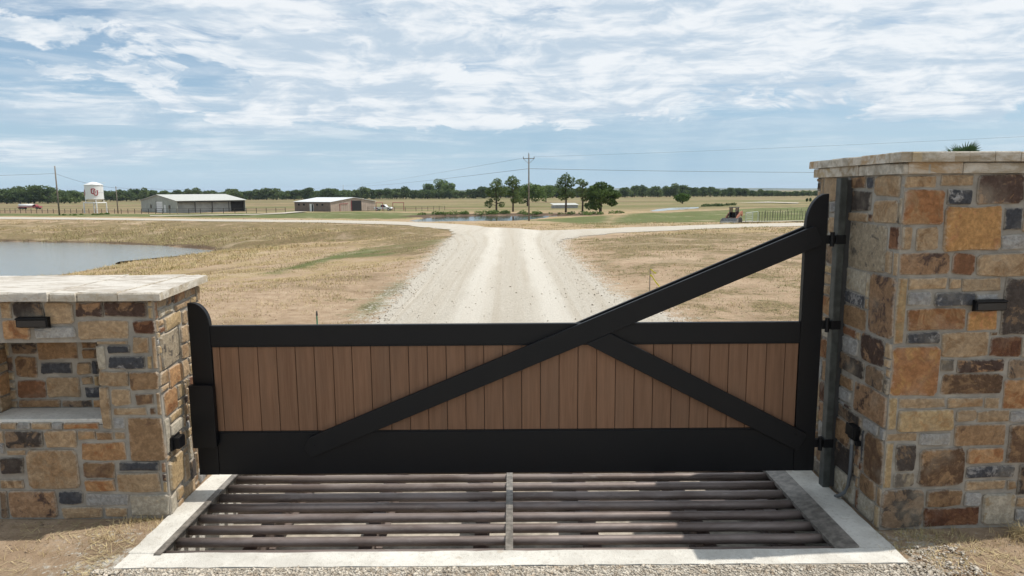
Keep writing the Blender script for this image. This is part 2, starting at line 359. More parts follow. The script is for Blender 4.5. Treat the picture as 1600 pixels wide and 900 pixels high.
def water(name, col, rough, bump):
    def b(t, bs, g):
        n = t.noise(t.scalev(g, 1.5, 3.5, 1), 1., 5., .6); n2 = t.noise(g, .15, 3.)
        setc(t, bs, t.mix(n2, col, tuple(c*1.25 for c in col)), rough, n, bump, 0, .5)
    return mat(name, b)
M['water'] = water('muddy_pond_water', (.17, .165, .135), .07, .02)
M['darkwater'] = water('dark_pond_water', (.04, .045, .05), .04, .01)
M['palewater'] = water('pale_pond_water', (.30, .29, .26), .15, .02)
def _hill(t, bs, g):
    setc(t, bs, t.mix(t.ramp(t.noise(g, .004, 5.), .4, .6), (.055, .080, .045), (.12, .13, .07)), .95)
M['hill'] = mat('wooded_ridge', _hill)

# ------------------------------------------------------------------ terrain function
PY = np.array([-9000, 24, 45, 75, 100, 122, 150, 200, 260, 600, 1200, 12000.]); PZ = np.array([0, 0, -.35, -1.25, -2.1, -2.5, -2.45, -2.9, -3.15, -4.3, -5., -5.])
def base(y):
    y = np.asarray(y, float); i = np.clip(np.searchsorted(PY, y)-1, 0, len(PY)-2)
    d = np.diff(PZ)/np.diff(PY); mm = np.concatenate([[0], np.where(d[1:]*d[:-1] > 0, 2*d[1:]*d[:-1]/(d[1:]+d[:-1]+1e-12), 0), [0]])
    h = PY[i+1]-PY[i]; s = (y-PY[i])/h
    return (2*s**3-3*s**2+1)*PZ[i]+(s**3-2*s**2+s)*h*mm[i]+(-2*s**3+3*s**2)*PZ[i+1]+(s**3-s**2)*h*mm[i+1]
def sdf(x, y, poly):
    """signed distance to polygon, negative inside"""
    x = np.asarray(x, float); y = np.asarray(y, float); best = np.full(x.shape, 1e18); ins = np.zeros(x.shape, bool); n = len(poly)
    for i in range(n):
        ax, ay = poly[i]; bx, by = poly[(i+1) % n]; dx, dy = bx-ax, by-ay
        s = np.clip(((x-ax)*dx+(y-ay)*dy)/(dx*dx+dy*dy+1e-12), 0, 1)
        best = np.minimum(best, (x-ax-s*dx)**2+(y-ay-s*dy)**2)
        if ay != by: ins ^= ((ay > y) != (by > y)) & (x < dx*(y-ay)/(by-ay)+ax)
    return np.where(ins, -1, 1)*np.sqrt(best)
W1, W2, W3 = -1.8, -2.75, -3.15
pond1 = [onz(px, py, W1) for px, py in [(-260, 374), (-80, 376), (0, 377), (60, 378), (130, 379), (200, 380.5), (250, 383), (300, 387), (330, 389.5), (342, 391.5), (320, 396), (270, 401), (225, 406), (185, 413), (150, 421), (95, 431), (0, 443), (-150, 455), (-420, 450)]]
pond2 = [onz(px, py, W2) for px, py in [(636, 345.5), (655, 342), (672, 339.5), (700, 337.6), (750, 337), (800, 336.6), (860, 336.6), (905, 337), (890, 338.5), (855, 341), (820, 344), (800, 345.3), (740, 346.2), (690, 346.8), (655, 347)]]
pond3 = [onz(px, py, W3) for px, py in [(1012, 329.5), (1025, 326.8), (1045, 324.8), (1070, 323.8), (1097, 323.4), (1092, 325.4), (1070, 327), (1045, 329), (1022, 330.6)]]
rl = [onz(px, py, -.95) for px, py in [(-500, 339), (-200, 340), (0, 341.2), (200, 342.5), (400, 345), (540, 347.5), (640, 351), (690, 354.5)]]
def segdist(x, y, pts):
    best = np.full(np.asarray(x).shape, 1e18)
    for (ax, ay), (bx, by) in zip(pts[:-1], pts[1:]):
        dx, dy = bx-ax, by-ay; s = np.clip(((x-ax)*dx+(y-ay)*dy)/(dx*dx+dy*dy+1e-12), 0, 1)
        best = np.minimum(best, (x-ax-s*dx)**2+(y-ay-s*dy)**2)
    return np.sqrt(best)
def smax(a, b, k): h = np.clip(.5+.5*(a-b)/k, 0, 1); return b+(a-b)*h+k*h*(1-h)
def zf(x, y):
    x = np.asarray(x, float); y = np.asarray(y, float)
    z = base(y)
    d = segdist(x, y, rl); z = smax(z, -.93-.07*np.maximum(0, d-4), .12)
    for poly, W, sn, sf, ym in ((pond1, W1, .074, .16, 52), (pond2, W2, .035, .40, 133), (pond3, W3, .03, .10, 212)):
        s = sdf(x, y, poly); sl_ = np.where(y < ym, sn, sf)
        bank = W+.03+np.maximum(s, 0)*sl_+np.minimum(s, 0)*.25
        z = np.where(s < 30, -smax(-z, -np.maximum(bank, W-.8), .03), z)
    return z
def z1(x, y): return float(zf(np.array([x]), np.array([y]))[0])
def G(px, py):
    """where the ray through this pixel meets the terrain"""
    d = ray(px, py); s = np.concatenate([np.arange(2, 60, .1), np.arange(60, 1500, .5)])/d.y
    gx, gy, gz = d.x*s, d.y*s, CH+d.z*s; k = np.argmax(gz < zf(gx, gy))
    if k == 0: k = len(s)-1
    return (float(gx[k]), float(gy[k]))

# drive outline (photo pixels on the ground, then world points in front of the guard)
dl = [G(*p) for p in [(594, 502), (628, 462), (660, 427), (676, 407), (690, 388), (704, 373), (711, 365), (700, 358.6), (640, 352.6), (600, 351), (500, 348.2), (400, 347), (200, 344.2), (0, 342.6), (-300, 341)]]
dr = [G(*p) for p in [(-300, 338.4), (0, 339.4), (200, 341.2), (400, 343.6), (500, 344.2), (600, 345.8), (700, 350), (740, 352.6), (800, 357), (850, 360.2), (890, 359.4), (1000, 355.2), (1128, 351), (1256, 348.4), (1400, 346), (1560, 344)]]
dq = [G(*p) for p in [(1560, 348), (1400, 350), (1256, 353.6), (1112, 357.6), (956, 365), (905, 370), (876, 376), (878, 390), (893, 406), (922, 433), (950, 460), (1000, 480), (1046, 500)]]
drive_poly = [(-2.45, 7.05)]+[(-2.5, 9)]+dl+dr+dq+[(2.75, 9), (2.45, 7.05)]
apron_poly = [(-2.55, 4.27), (-2.75, 3.6), (-3.0, 1), (-3.2, -3), (-3.2, -30), (3.2, -30), (3.2, -3), (2.9, 1), (2.75, 3.6), (2.55, 4.27)]

# ------------------------------------------------------------------ ground sheet
ys = np.concatenate([[-9000, -2500, -800, -250, -80, -35, -18, -9, -4, -1, .5, 1.5, 2.3], np.arange(3, 4.2, .1), [4.20, 4.30], np.arange(4.45, 7, .25), [7.02, 7.1], np.arange(7.25, 30, .14), 30*1.0085**np.arange(0, 225), 30*1.0085**225*1.035**np.arange(0, 110)])
us = np.linspace(-1, 1, 421); us = np.sign(us)*(np.abs(us)*.8+.2*np.abs(us)**3)
hw = np.abs(ys)*1.15+9
YY, UU = np.meshgrid(ys, us, indexing='ij'); XX = UU*hw[:, None]
XX += ((YY > 8) & (YY < 3000))*0.
x, y = XX.ravel(), YY.ravel(); z = zf(x, y)
sd = np.minimum(sdf(x, y, drive_poly), sdf(x, y, apron_poly))
def vnoise(x, y, sc_, seed):
    xi = np.floor(x/sc_).astype(int); yi = np.floor(y/sc_).astype(int); fx = x/sc_-xi; fy = y/sc_-yi; fx = fx*fx*(3-2*fx); fy = fy*fy*(3-2*fy)
    def h(a, b): return ((np.sin(a*127.1+b*311.7+seed*74.7)*43758.5453) % 1)
    return (h(xi, yi)*(1-fx)+h(xi+1, yi)*fx)*(1-fy)+(h(xi, yi+1)*(1-fx)+h(xi+1, yi+1)*fx)*fy
off = np.clip((sd-.15)/1.2, 0, 1)
rel = (vnoise(x, y, .55, 1)-.5)*.05+(vnoise(x, y, 1.7, 2)-.5)*.08+(vnoise(x, y, 6, 3)-.5)*.16
rel = np.where(y < 8, rel*.35, rel)
bk = sdf(x, y, pond1); bk = np.clip(bk/2, 0, 1)*np.clip((24-bk)/6, 0, 1)*(y > 50); rel = rel+bk*((vnoise(x, y, 1.1, 13)-.5)*.22+(vnoise(x*.6, y, 3.1, 14)-.5)*.5)
z = z+off*rel-np.clip((-sd-.15*np.clip(y/12, .35, 4))/.8, 0, 1)*(.05+.0018*np.clip(y, 0, 150))
pit = (np.abs(x) < 2.62) & (y > 4.25) & (y < 7.08); z = np.where(pit, -.75, z)
pitw = (np.abs(x) < 2.9) & (np.abs(x) >= 2.4) & (y > 4.25) & (y < 7.08)
# regional cover
def reg(pts): return [G(*p) for p in pts]
gpolys = [reg([(940, 352.5), (955, 341), (985, 334), (1100, 330), (1180, 325), (1290, 322), (1500, 320), (1500, 342), (1260, 345), (1180, 346.5), (1125, 347), (1000, 349.5)]),
          reg([(-300, 336), (0, 333.5), (200, 334.5), (380, 333), (470, 332), (560, 331), (640, 333), (720, 333), (640, 342), (560, 342.5), (400, 341), (200, 339), (-300, 337.5)]),
          reg([(806, 345), (905, 339), (960, 336), (950, 352), (850, 346)])]
gpatch = reg([(700, 373), (690, 380), (610, 398), (540, 402), (450, 425), (420, 432), (420, 425), (520, 395), (600, 383)]), reg([(655, 432), (640, 440), (600, 480), (570, 500), (560, 480), (620, 440)])
green = np.zeros_like(x)
for gp in gpolys: green = np.maximum(green, np.clip(.5-sdf(x, y, gp)/12, 0, 1))
for gp in gpatch: green = np.maximum(green, np.clip(.5-sdf(x, y, gp)/4, 0, .72))
s1 = sdf(x, y, pond1); green = np.maximum(green, np.where((s1 > 0) & (y > 52), .42*np.exp(-s1/5), 0))
green = np.where(sd < 2.5, np.maximum(green, .34*(sd > 0)*(y > 9)*(y < 40)), green)
green = np.where((x > 3) & (y > 14) & (y < 32), np.maximum(green, .36*vnoise(x, y, 5, 9)), green)
farm = np.clip((y-150)/60, 0, 1)
green = np.maximum(green, farm*.15)
hay = np.clip((y-165)/40, 0, 1)*np.clip(1-green*1.2, .0, 1)
bp = reg([(520, 500), (540, 450), (640, 410), (670, 415), (620, 460), (590, 505)])
bare = np.clip(.6-sdf(x, y, bp)/4, 0, 1); bare = np.maximum(bare, np.where((x > 2.5) & (y < 45), .55, 0)); bare = np.maximum(bare, np.where(y < 8.5, 1.4, 0)); bare = np.maximum(bare, np.where((x < -3) & (y < 20), .35, 0))
brown = np.zeros_like(x)
for q_, a_ in ((reg([(640, 366), (711, 363), (704, 388), (664, 402), (560, 396), (600, 374)]), .85), (reg([(884, 374), (1000, 366), (1200, 362), (1250, 372), (1120, 398), (960, 402), (896, 396)]), .72), (reg([(900, 405), (960, 408), (1000, 440), (960, 460), (925, 430)]), .75), (reg([(560, 440), (640, 425), (600, 470), (540, 480)]), .55)):
    brown = np.maximum(brown, np.clip(.5-sdf(x, y, q_)/5, 0, 1)*a_)
brown = np.maximum(brown, np.where((s1 > 0) & (y > 50) & (s1 < 30), .78*np.clip((30-s1)/10, 0, 1), 0)); brown = np.maximum(brown, np.where((x > 3) & (y > 13) & (y < 34), .46, 0))
grav = np.clip(.62-sd*.32, 0, 1)*np.clip((60-y)/20, .35, 1)*(sd < 2)
n_u = len(us); idx = np.arange(len(ys)*n_u).reshape(len(ys), n_u)
s2 = sdf(x, y, pond2); mud = np.where(y > 138, .95*np.clip(1-np.abs(s2-2)/7, 0, 1), .45*np.clip(1-np.abs(s2)/2, 0, 1)); mud = np.maximum(mud, .75*np.clip(1-np.abs(s1)/np.where(y > 50, 1.6, .5), 0, 1)*np.where(y > 50, 1, .4)); hay = hay*(mud < .3)
fq = np.stack([idx[:-1, :-1], idx[:-1, 1:], idx[1:, 1:], idx[1:, :-1]], -1).reshape(-1, 4)
gd = fast_mesh('ground', np.stack([x, y, z], -1), fq, M['ground'], attr=dict(green=green, gravel=grav, hay=hay, bare=bare, brown=brown, far=mud)); tag(gd, kind='structure'); gd.data.shade_smooth()

def sheet(name, poly, mat_, step, lift, jit, attrs=False, W=None):
    pts = []
    for i in range(len(poly)):
        a, b = poly[i], poly[(i+1) % len(poly)]; L = math.dist(a, b); mid = max(4, abs(a[1]+b[1])/2); n = max(1, int(L/(step(mid)*.6)))
        for k in range(n):
            s = k/n; px, py = a[0]+(b[0]-a[0])*s, a[1]+(b[1]-a[1])*s
            j = jit*min(4, max(.35, mid/12)); q = 1.2*max(.6, mid/14)
            ox = (noise.noise((px/q, py/q, 1))*.9+noise.noise((px*3.1/q, py*3.1/q, 7))*.5)*j; oy = (noise.noise((px/q, py/q, 4))*.9+noise.noise((px*3.1/q, py*3.1/q, 9))*.5)*j
            if min(a[1], b[1]) < 7.06 and max(a[1], b[1]) > 3.5: ox = oy = 0
            pts.append((px+ox, py+oy))
    nb = len(pts); xs = [p[0] for p in pts]; ysx = [p[1] for p in pts]
    yy = min(ysx); inner = []
    while yy < max(ysx):
        st = step(max(4, abs(yy))); row = np.arange(min(xs), max(xs), st)
        inner.append(np.stack([row, np.full_like(row, yy)+rng.uniform(-.2, .2, len(row))*st], -1)); yy += st
    inner = np.concatenate(inner); d = sdf(inner[:, 0], inner[:, 1], pts); inner = inner[d < -.35*np.array([step(max(4, abs(v))) for v in inner[:, 1]])]
    allp = [Vector(p) for p in pts]+[Vector(p) for p in inner]
    v, e, f, *_ = delaunay_2d_cdt(allp, [(i, (i+1) % nb) for i in range(nb)], [], 1, 1e-5)
    vx = np.array([p.x for p in v]); vy = np.array([p.y for p in v])
    vz = np.full(len(vx), W) if W is not None else zf(vx, vy)+lift(vx, vy)
    me = bpy.data.meshes.new(name); me.from_pydata(list(zip(vx, vy, vz)), [], f); me.materials.append(mat_)
    if attrs:
        # track coordinates: distance across and along the way
        T = np.clip((vy-34)/14, 0, 1); ac = np.where(vx < -6, segdist(vx, vy, rl)*.35+3, vx*(1-T)+vx*.6*T); ac = np.where((vx > 6) & (vy > 30), vy*.3, ac)
        al = np.where(np.abs(vx) > 6, vx, vy)
        for n_, a in (('across', ac), ('along', al)):
            at = me.attributes.new(n_, 'FLOAT', 'POINT'); at.data.foreach_set('value', a.astype(np.float32))
    bm = bmesh.new(); bm.from_mesh(me)
    for ff in bm.faces:
        if ff.normal.z < 0: ff.normal_flip()
    bm.to_mesh(me); bm.free(); me.shade_smooth()
    return tag(link(me, name), kind='structure')
rut = lambda vx, vy: .010+.0003*np.maximum(vy, 0)+(vnoise(vx, vy*.03, .6, 5)-.5)*.008
sheet('gravel_road', drive_poly, M['drive'], lambda y: max(.25, y*.016), rut, .15, True)
sheet('gravel_apron', apron_poly, M['drive'], lambda y: .5, lambda a, b: .012+0*a, .1, True)
track = [G(*p) for p in [(1120, 350), (1160, 347.6), (1260, 346.2), (1400, 344.4), (1400, 343.8), (1260, 345.6), (1160, 346.7)]]
wtrack = reg([(235, 338.4), (330, 337.2), (400, 336.4), (445, 334.5), (480, 331.4), (462, 331.2), (440, 333.2), (405, 335.2), (330, 336.4), (235, 337.4)])
etrack = reg([(1150, 317.6), (1200, 316), (1250, 317.6), (1246, 318.6), (1205, 317.4)])
for nm, tp in (('farm_track', wtrack), ('side_track', track), ('field_track', etrack)):
    sheet(nm, tp, M['drive'], lambda y: max(.6, y*.012), lambda a, b: .02+.0008*b, .1, True)
sheet('pond_water', pond1, M['water'], lambda y: 2., None, .5, W=W1)
sheet('pond_water', pond2, M['darkwater'], lambda y: 4., None, .3, W=W2)
sheet('pond_water', pond3, M['palewater'], lambda y: 5., None, .3, W=W3)
# distant ridge, built as a low range of hills
mb = MB(); N = 160; hx = np.linspace(-9000, 9000, N)
for k, X in enumerate(hx):
    h = 26+14*noise.noise((X/2300, 1, 0))+6*noise.noise((X/600, 3, 0))
    for dy, hh in ((-700, -6), (-350, h*.45), (0, h), (900, h*.7), (1500, -6)): mb.v.append((X, 7600+dy, -5+hh))
for k in range(N-1):
    for j in range(4): mb.f.append((k*5+j, (k+1)*5+j, (k+1)*5+j+1, k*5+j+1))
tag(mb.build('hills', M['hill'], smooth=True), kind='structure')

# ------------------------------------------------------------------ stone facing
SC = {  # base colour, second colour, amount of second colour
 'T': ((0.418, 0.302, 0.184), (0.313, 0.205, 0.113), .40), 'B': ((0.313, 0.199, 0.108), (0.151, 0.091, 0.054), .5), 'O': ((0.441, 0.262, 0.130), (0.290, 0.137, 0.059), .5),
 'R': ((0.232, 0.114, 0.059), (0.128, 0.057, 0.032), .5), 'D': ((0.070, 0.074, 0.084), (0.278, 0.274, 0.270), .36), 'G': ((0.360, 0.359, 0.346), (0.255, 0.245, 0.238), .4),
 'W': ((0.487, 0.445, 0.356), (0.348, 0.274, 0.173), .4), 'Y': ((0.441, 0.325, 0.178), (0.336, 0.217, 0.108), .4), 'K': ((0.255, 0.177, 0.113), (0.070, 0.057, 0.049), .62),
 'M': ((0.348, 0.217, 0.124), (0.087, 0.055, 0.043), .62), 'L': ((0.487, 0.274, 0.108), (0.394, 0.194, 0.086), .52), 'C': ((0.360, 0.302, 0.216), (0.151, 0.131, 0.108), .55)}
MIX = 'TTTTTTTBBOORDGWYKMTYYTC'
def put_stone(fr, u0, u1, v0, v1, key, parent):
    O, U, N = fr; w, h = u1-u0, v1-v0
    jit = min(.007, min(w, h)*.07); r = min(.03, min(w, h)*random.uniform(.05, .14))
    ring = []
    for (cx, cy, sx, sy) in ((u0, v0, 1, 1), (u1, v0, -1, 1), (u1, v1, -1, -1), (u0, v1, 1, -1)):
        a = (cx+sx*r, cy); b = (cx, cy+sy*r)
        ring += [b, a] if sx*sy > 0 else [a, b]
    out = []
    for i, p in enumerate(ring):
        out.append(p); q = ring[(i+1) % 8]
        if i % 2 == 1 and math.dist(p, q) > .16: out.append(((p[0]+q[0])/2, (p[1]+q[1])/2))
    out = [(p[0]+random.uniform(-jit, jit), p[1]+random.uniform(-jit, jit)) for p in out]
    n = len(out); cu, cv = (u0+u1)/2, (v0+v1)/2; prot = random.uniform(.008, .022); tu, tv = random.uniform(-.03, .03), random.uniform(-.03, .03)
    P = lambda u, v, d: tuple(O+U*u+Vector((0, 0, v))+N*d)
    vs = [P(u, v, -.02) for u, v in out]; ed = [1.]*n
    vs += [P(u, v, prot*.45) for u, v in out]; ed += [1.]*n
    ins = .007
    for u, v in out:
        k = max(0, 1-ins/max(.02, abs(u-cu))) if abs(u-cu) > .01 else 1; l = max(0, 1-ins/max(.02, abs(v-cv))) if abs(v-cv) > .01 else 1
        uu, vv = cu+(u-cu)*k, cv+(v-cv)*l; vs.append(P(uu, vv, prot+(uu-cu)*tu+(vv-cv)*tv+random.uniform(-.003, .003))); ed.append(.72)
    vs.append(P(cu, cv, prot+random.uniform(0, .008))); ed.append(-.6)
    f = []
    for i in range(n):
        j = (i+1) % n; f += [(i, j, n+j, n+i), (n+i, n+j, 2*n+j, 2*n+i), (2*n+i, 2*n+j, 3*n)]
    me = bpy.data.meshes.new('stone'); me.from_pydata(vs, [], f)
    if U.cross(Vector((0, 0, 1))).dot(N) < 0: me.flip_normals()
    at = me.attributes.new('edge', 'FLOAT', 'POINT'); at.data.foreach_set('value', ed)
    me.materials.append(M['stone']); o = link(me, 'stone', parent)
    b, s, a = SC[key]; k = random.uniform(.86, 1.14); o.color = (b[0]*k, b[1]*k, b[2]*k, 1)
    k = random.uniform(.8, 1.2); o['second'] = [float(c*k) for c in s]; o['stain'] = float(min(.95, a*random.uniform(.6, 1.35)))
    return o
def face_wall(fr, W, Hh, parent, traced=(), holes=(), big=1., fill=True, joint=.012):
    """lay traced stones, then fill what is left with random ashlar"""
    rects = []
    for (u0, u1, v0, v1, k) in traced:
        u0, u1 = max(u0, .004), min(u1, W-.004); v0, v1 = max(v0, .004), min(v1, Hh-.004)
        if u1-u0 < .025 or v1-v0 < .02: continue
        rects.append([u0, u1, v0, v1, k])
    for i in range(len(rects)):
        for j in range(len(rects)):
            if i == j: continue
            a, b = rects[i], rects[j]; ou = min(a[1], b[1])-max(a[0], b[0])+joint; ov = min(a[3], b[3])-max(a[2], b[2])+joint*.9
            if ou > 0 and ov > 0:
                if ou < ov:
                    l, r_ = (a, b) if a[0]+a[1] < b[0]+b[1] else (b, a); l[1] -= ou/2; r_[0] += ou/2
                else:
                    l, r_ = (a, b) if a[2]+a[3] < b[2]+b[3] else (b, a); l[3] -= ov/2; r_[2] += ov/2
    rects = [r_ for r_ in rects if r_[1]-r_[0] > .025 and r_[3]-r_[2] > .02]
    c = .01; nu, nv = int(W/c), int(Hh/c); occ = np.zeros((nu, nv), bool)
    def mark(u0, u1, v0, v1, g=joint): occ[max(0, int((u0-g)/c)):max(0, int(math.ceil((u1+g)/c))), max(0, int((v0-g)/c)):max(0, int(math.ceil((v1+g)/c)))] = True
    for r_ in rects: mark(*r_[:4], joint*.6)
    for h in holes: mark(*h, .0)
    if fill:
        for jv in range(nv):
            iu = 0
            while iu < nu:
                if occ[iu, jv]: iu += 1; continue
                tw = int(random.choice((.10, .16, .22, .3, .4))*big/c); th = int(random.choice((.07, .09, .13, .18, .26))*big/c)
                w = 1
                while iu+w < nu and w < tw and not occ[iu+w, jv]: w += 1
                if iu+w < nu-1 and nu-(iu+w) < 6: w = nu-iu
                w = min(w, nu-iu)
                while w > 1 and occ[iu+w-1, jv]: w -= 1
                h = 1
                while jv+h < nv and h < th and not occ[iu:iu+w, jv+h].any(): h += 1
                if w >= 4 and h >= 3:
                    rects.append([iu*c+.003, (iu+w)*c-joint*.6, jv*c+.003, (jv+h)*c-joint*.6, random.choice(MIX)]); occ[iu:iu+w, jv:jv+h] = True
                else: occ[iu:iu+w, jv] = True
                iu += w
    for r_ in rects: put_stone(fr, *r_, parent)
    return rects
def trace(lst, ox, oy, conv, U0=0.):
    out = []
    for (x0, y0, x1, y1, k) in lst:
        X0, X1, Y0, Y1 = ox+x0/5, ox+x1/5, oy+y0/5, oy+y1/5; mx, my = (X0+X1)/2, (Y0+Y1)/2
        ua, _ = conv(X0, my); ub, _ = conv(X1, my); _, vt = conv(mx, Y0); _, vb = conv(mx, Y1)
        out.append((min(ua, ub), max(ua, ub), min(vt, vb), max(vt, vb), k))
    return out

# ---- left wall --------------------------------------------------------------
WX, WY, WB = -2.67, 5.02, 5.95; WL = -7.4; WH = 1.722
NX0, NX1, NZ0, NZ1, ND = -4.04, -3.10, .80, 1.40, .30
lw = empty('stone_wall', (WX, WY, 0), 0, 'low stone entrance wall with an open niche and pale flagstone cap, left of the gate', 'stone wall')
def at0(o, p=lw):   # parent keeps world coordinates
    o.parent = p; o.matrix_parent_inverse = Matrix.Translation(-Vector(p.location)); return o
_link = link
def link_w(me, name, parent=None, bevel=0):
    o = _link(me, name, parent, bevel)
    if parent is not None and parent.get('worldparts'): o.matrix_parent_inverse = Matrix.Translation(-Vector(parent.location))
    return o
link = link_w
lw['worldparts'] = 1
core = MB()
WXB = -2.765
core.box(WL, NX0, WY, WB, -.3, WH).prism([(NX1, WY), (WX, WY), (WXB, WB), (NX1, WB)], -.3, WH, 'z').box(NX0, NX1, WY, WB, -.3, NZ0-.045).box(NX0, NX1, WY, WB, NZ1, WH).box(NX0, NX1, WY+ND, WB, NZ0-.045, NZ1)
core.build('mortar_core', M['mortar'], lw)
convL = lambda px, py: (lambda r_: (r_[0]-WL, r_[1]))(ony(px, py, WY-.012))
tA = [(0,208,85,340,'T'),(98,208,335,330,'K'),(345,208,570,385,'T'),(590,212,798,325,'M'),(808,212,1140,325,'M'),(1180,212,1242,318,'T'),(15,355,225,500,'O'),(270,408,582,492,'G'),(605,355,1000,500,'T'),(1040,360,1250,455,'R'),
 (755,515,990,540,'T'),(840,552,1010,610,'D'),(1035,485,1160,612,'T'),(755,555,815,738,'W'),(845,632,1130,730,'D'),(1150,625,1175,730,'T'),(1190,480,1275,730,'T'),(770,752,1000,868,'T'),(1020,755,1282,895,'B')]
tB = [(785,125,855,450,'T'),(868,135,1015,270,'T'),(1060,178,1195,262,'B'),(1222,170,1290,345,'T'),(888,288,1140,345,'T'),(1168,290,1210,340,'B'),(885,365,968,455,'G'),(1000,368,1310,700,'B'),(750,475,885,535,'B'),(890,478,975,535,'T'),
 (0,408,120,455,'T'),(130,408,230,455,'G'),(240,408,395,455,'T'),(400,405,485,455,'G'),(490,410,765,455,'O'),(0,465,18,550,'R'),(45,468,325,600,'K'),(350,470,600,595,'T'),(605,465,740,535,'T'),(0,570,30,650,'G'),(48,620,190,658,'T'),(635,560,980,700,'O'),
 (0,675,180,805,'K'),(215,620,612,915,'T'),(650,715,895,838,'B'),(935,712,1240,780,'D'),(920,800,1250,945,'T'),(1275,735,1335,945,'K'),(0,850,180,915,'T')]
tC = [(665,150,895,240,'O'),(70,240,440,440,'M'),(455,242,640,340,'D'),(670,262,1000,358,'G'),(1020,270,1345,430,'W'),(485,365,795,450,'T'),(820,370,985,440,'T'),(0,240,55,450,'K')]
frL = (Vector((WL, WY, 0)), Vector((1, 0, 0)), Vector((0, -1, 0)))
face_wall(frL, WX-WL, WH, lw, trace(tA, 0, 430, convL)+trace(tB, 0, 580, convL)+trace(tC, 0, 720, convL), [(NX0-WL, NX1-WL, NZ0-.045, NZ1)])
# niche: back, sides, slab
convN = lambda px, py: (lambda r_: (r_[0]-NX0, r_[1]-NZ0))(ony(px, py, WY+ND-.012))
tN = [(85,530,280,615,'K'),(290,525,605,660,'B'),(635,525,750,575,'B'),(640,580,750,655,'B'),(120,640,285,800,'B'),(315,685,555,775,'D'),(600,688,705,775,'T'),(640,795,720,855,'T'),(135,825,350,960,'R'),(362,800,625,955,'T'),(660,875,780,955,'D'),(150,975,468,1040,'B'),(485,980,715,1050,'K')]
face_wall((Vector((NX0, WY+ND, NZ0)), Vector((1, 0, 0)), Vector((0, -1, 0))), NX1-NX0, NZ1-NZ0, lw, trace(tN, 0, 430, convN))
face_wall((Vector((NX0, WY, NZ0)), Vector((0, 1, 0)), Vector((1, 0, 0))), ND, NZ1-NZ0, lw)
face_wall((Vector((NX1, WY, NZ0)), Vector((0, 1, 0)), Vector((-1, 0, 0))), ND, NZ1-NZ0, lw)
MB().box(NX0+.002, NX1-.002, WY+.012, WY+ND-.002, NZ0-.045, NZ0).build('niche_slab', M['concrete'], lw, .006)
# right side
dS = Vector((WXB-WX, WB-WY, 0)); LS = dS.length; dS /= LS; nS = Vector((dS.y, -dS.x, 0))
def convR(px, py):
    d = ray(px, py); o = Vector((0, 0, CH)); q = Vector((WX, WY, 0))+nS*.012; s = (q-o).dot(nS)/d.dot(nS); p = o+d*s; return ((p-Vector((WX, WY, 0))).dot(dS), p.z)
tS = [(1245,250,1360,310,'W'),(1372,210,1490,262,'T'),(1290,300,1420,415,'Y'),(1430,275,1465,385,'T'),(1262,430,1415,700,'C'),(1420,395,1470,530,'T'),(1425,530,1475,650,'T'),(1325,700,1430,870,'O'),(1430,665,1480,800,'T')]
tS2 = [(1290,120,1390,330,'O'),(1395,95,1432,205,'Y'),(1398,215,1432,280,'Y'),(1335,300,1432,385,'Y'),(1340,370,1432,480,'W'),(1305,360,1335,640,'W'),(1340,490,1435,640,'T'),(1330,650,1440,890,'Y'),(1440,640,1475,860,'T'),(1480,690,1530,850,'K')]
tS3 = [(1345,255,1390,400,'W'),(1390,200,1440,290,'Y'),(1445,150,1530,270,'T')]
face_wall((Vector((WX, WY, 0)), dS, nS), LS, WH, lw, trace(tS, 0, 430, convR)+trace(tS2, 0, 580, convR)+trace(tS3, 0, 720, convR), big=.8)
# cap of flagstones
def slabs(outline_x, y0, y1, z0, z1, parent, cols, name='cap_stone', joint=.006, jit=.012, taper=0.):
    for a, b in zip(outline_x[:-1], outline_x[1:]):
        mb = MB(); n = max(2, int((b-a)/.07)); m_ = 9; j = lambda: random.uniform(-jit, jit)
        bot = []; top = []
        fr_ = [(a+joint/2+(b-a-joint)*k/n, y0+j()) for k in range(n+1)]; rt = [(b-joint/2, y0+(y1-y0)*k/m_+(0 if 0 else 0)) for k in range(1, m_)]; bk = [(b-joint/2-(b-a-joint)*k/n, y1+j()) for k in range(n+1)]; lf = [(a+joint/2, y1+(y0-y1)*k/m_) for k in range(1, m_)]
        ol = fr_+rt+bk+lf; ol = [(p[0]-taper*(p[1]-y0)/(y1-y0)*(b == outline_x[-1])*(p[0]-a)/(b-a), p[1]) for p in ol]; N_ = len(ol); cx = (a+b)/2; cy = (y0+y1)/2; dz = random.uniform(-.004, .005)
        v = [(p[0], p[1], z0) for p in ol]+[(p[0]+j()*.2, p[1]+j()*.3, z1-.012+dz) for p in ol]+[(cx+(p[0]-cx)*.985, cy+(p[1]-cy)*.985+0, z1+dz+random.uniform(-.003, .003)) for p in ol]+[(cx, cy, z1+dz)]
        f = [tuple(range(N_))[::-1]]
        for i in range(N_):
            k = (i+1) % N_; f += [(i, k, N_+k, N_+i), (N_+i, N_+k, 2*N_+k, 2*N_+i), (2*N_+i, 2*N_+k, 3*N_)]
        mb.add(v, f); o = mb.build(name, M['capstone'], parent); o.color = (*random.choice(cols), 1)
capc = [(.44, .385, .30), (.50, .45, .37), (.40, .36, .31), (.47, .40, .30)]
cx0 = [-7.5, -6.8, -6.1, -5.45, -4.9, -4.35]+[ony(p, 458, 4.94)[0] for p in (-100, 74, 118, 184)]+[-2.575]
slabs(cx0, 4.94, 6.03, 1.724, 1.785, lw, capc, taper=.13)
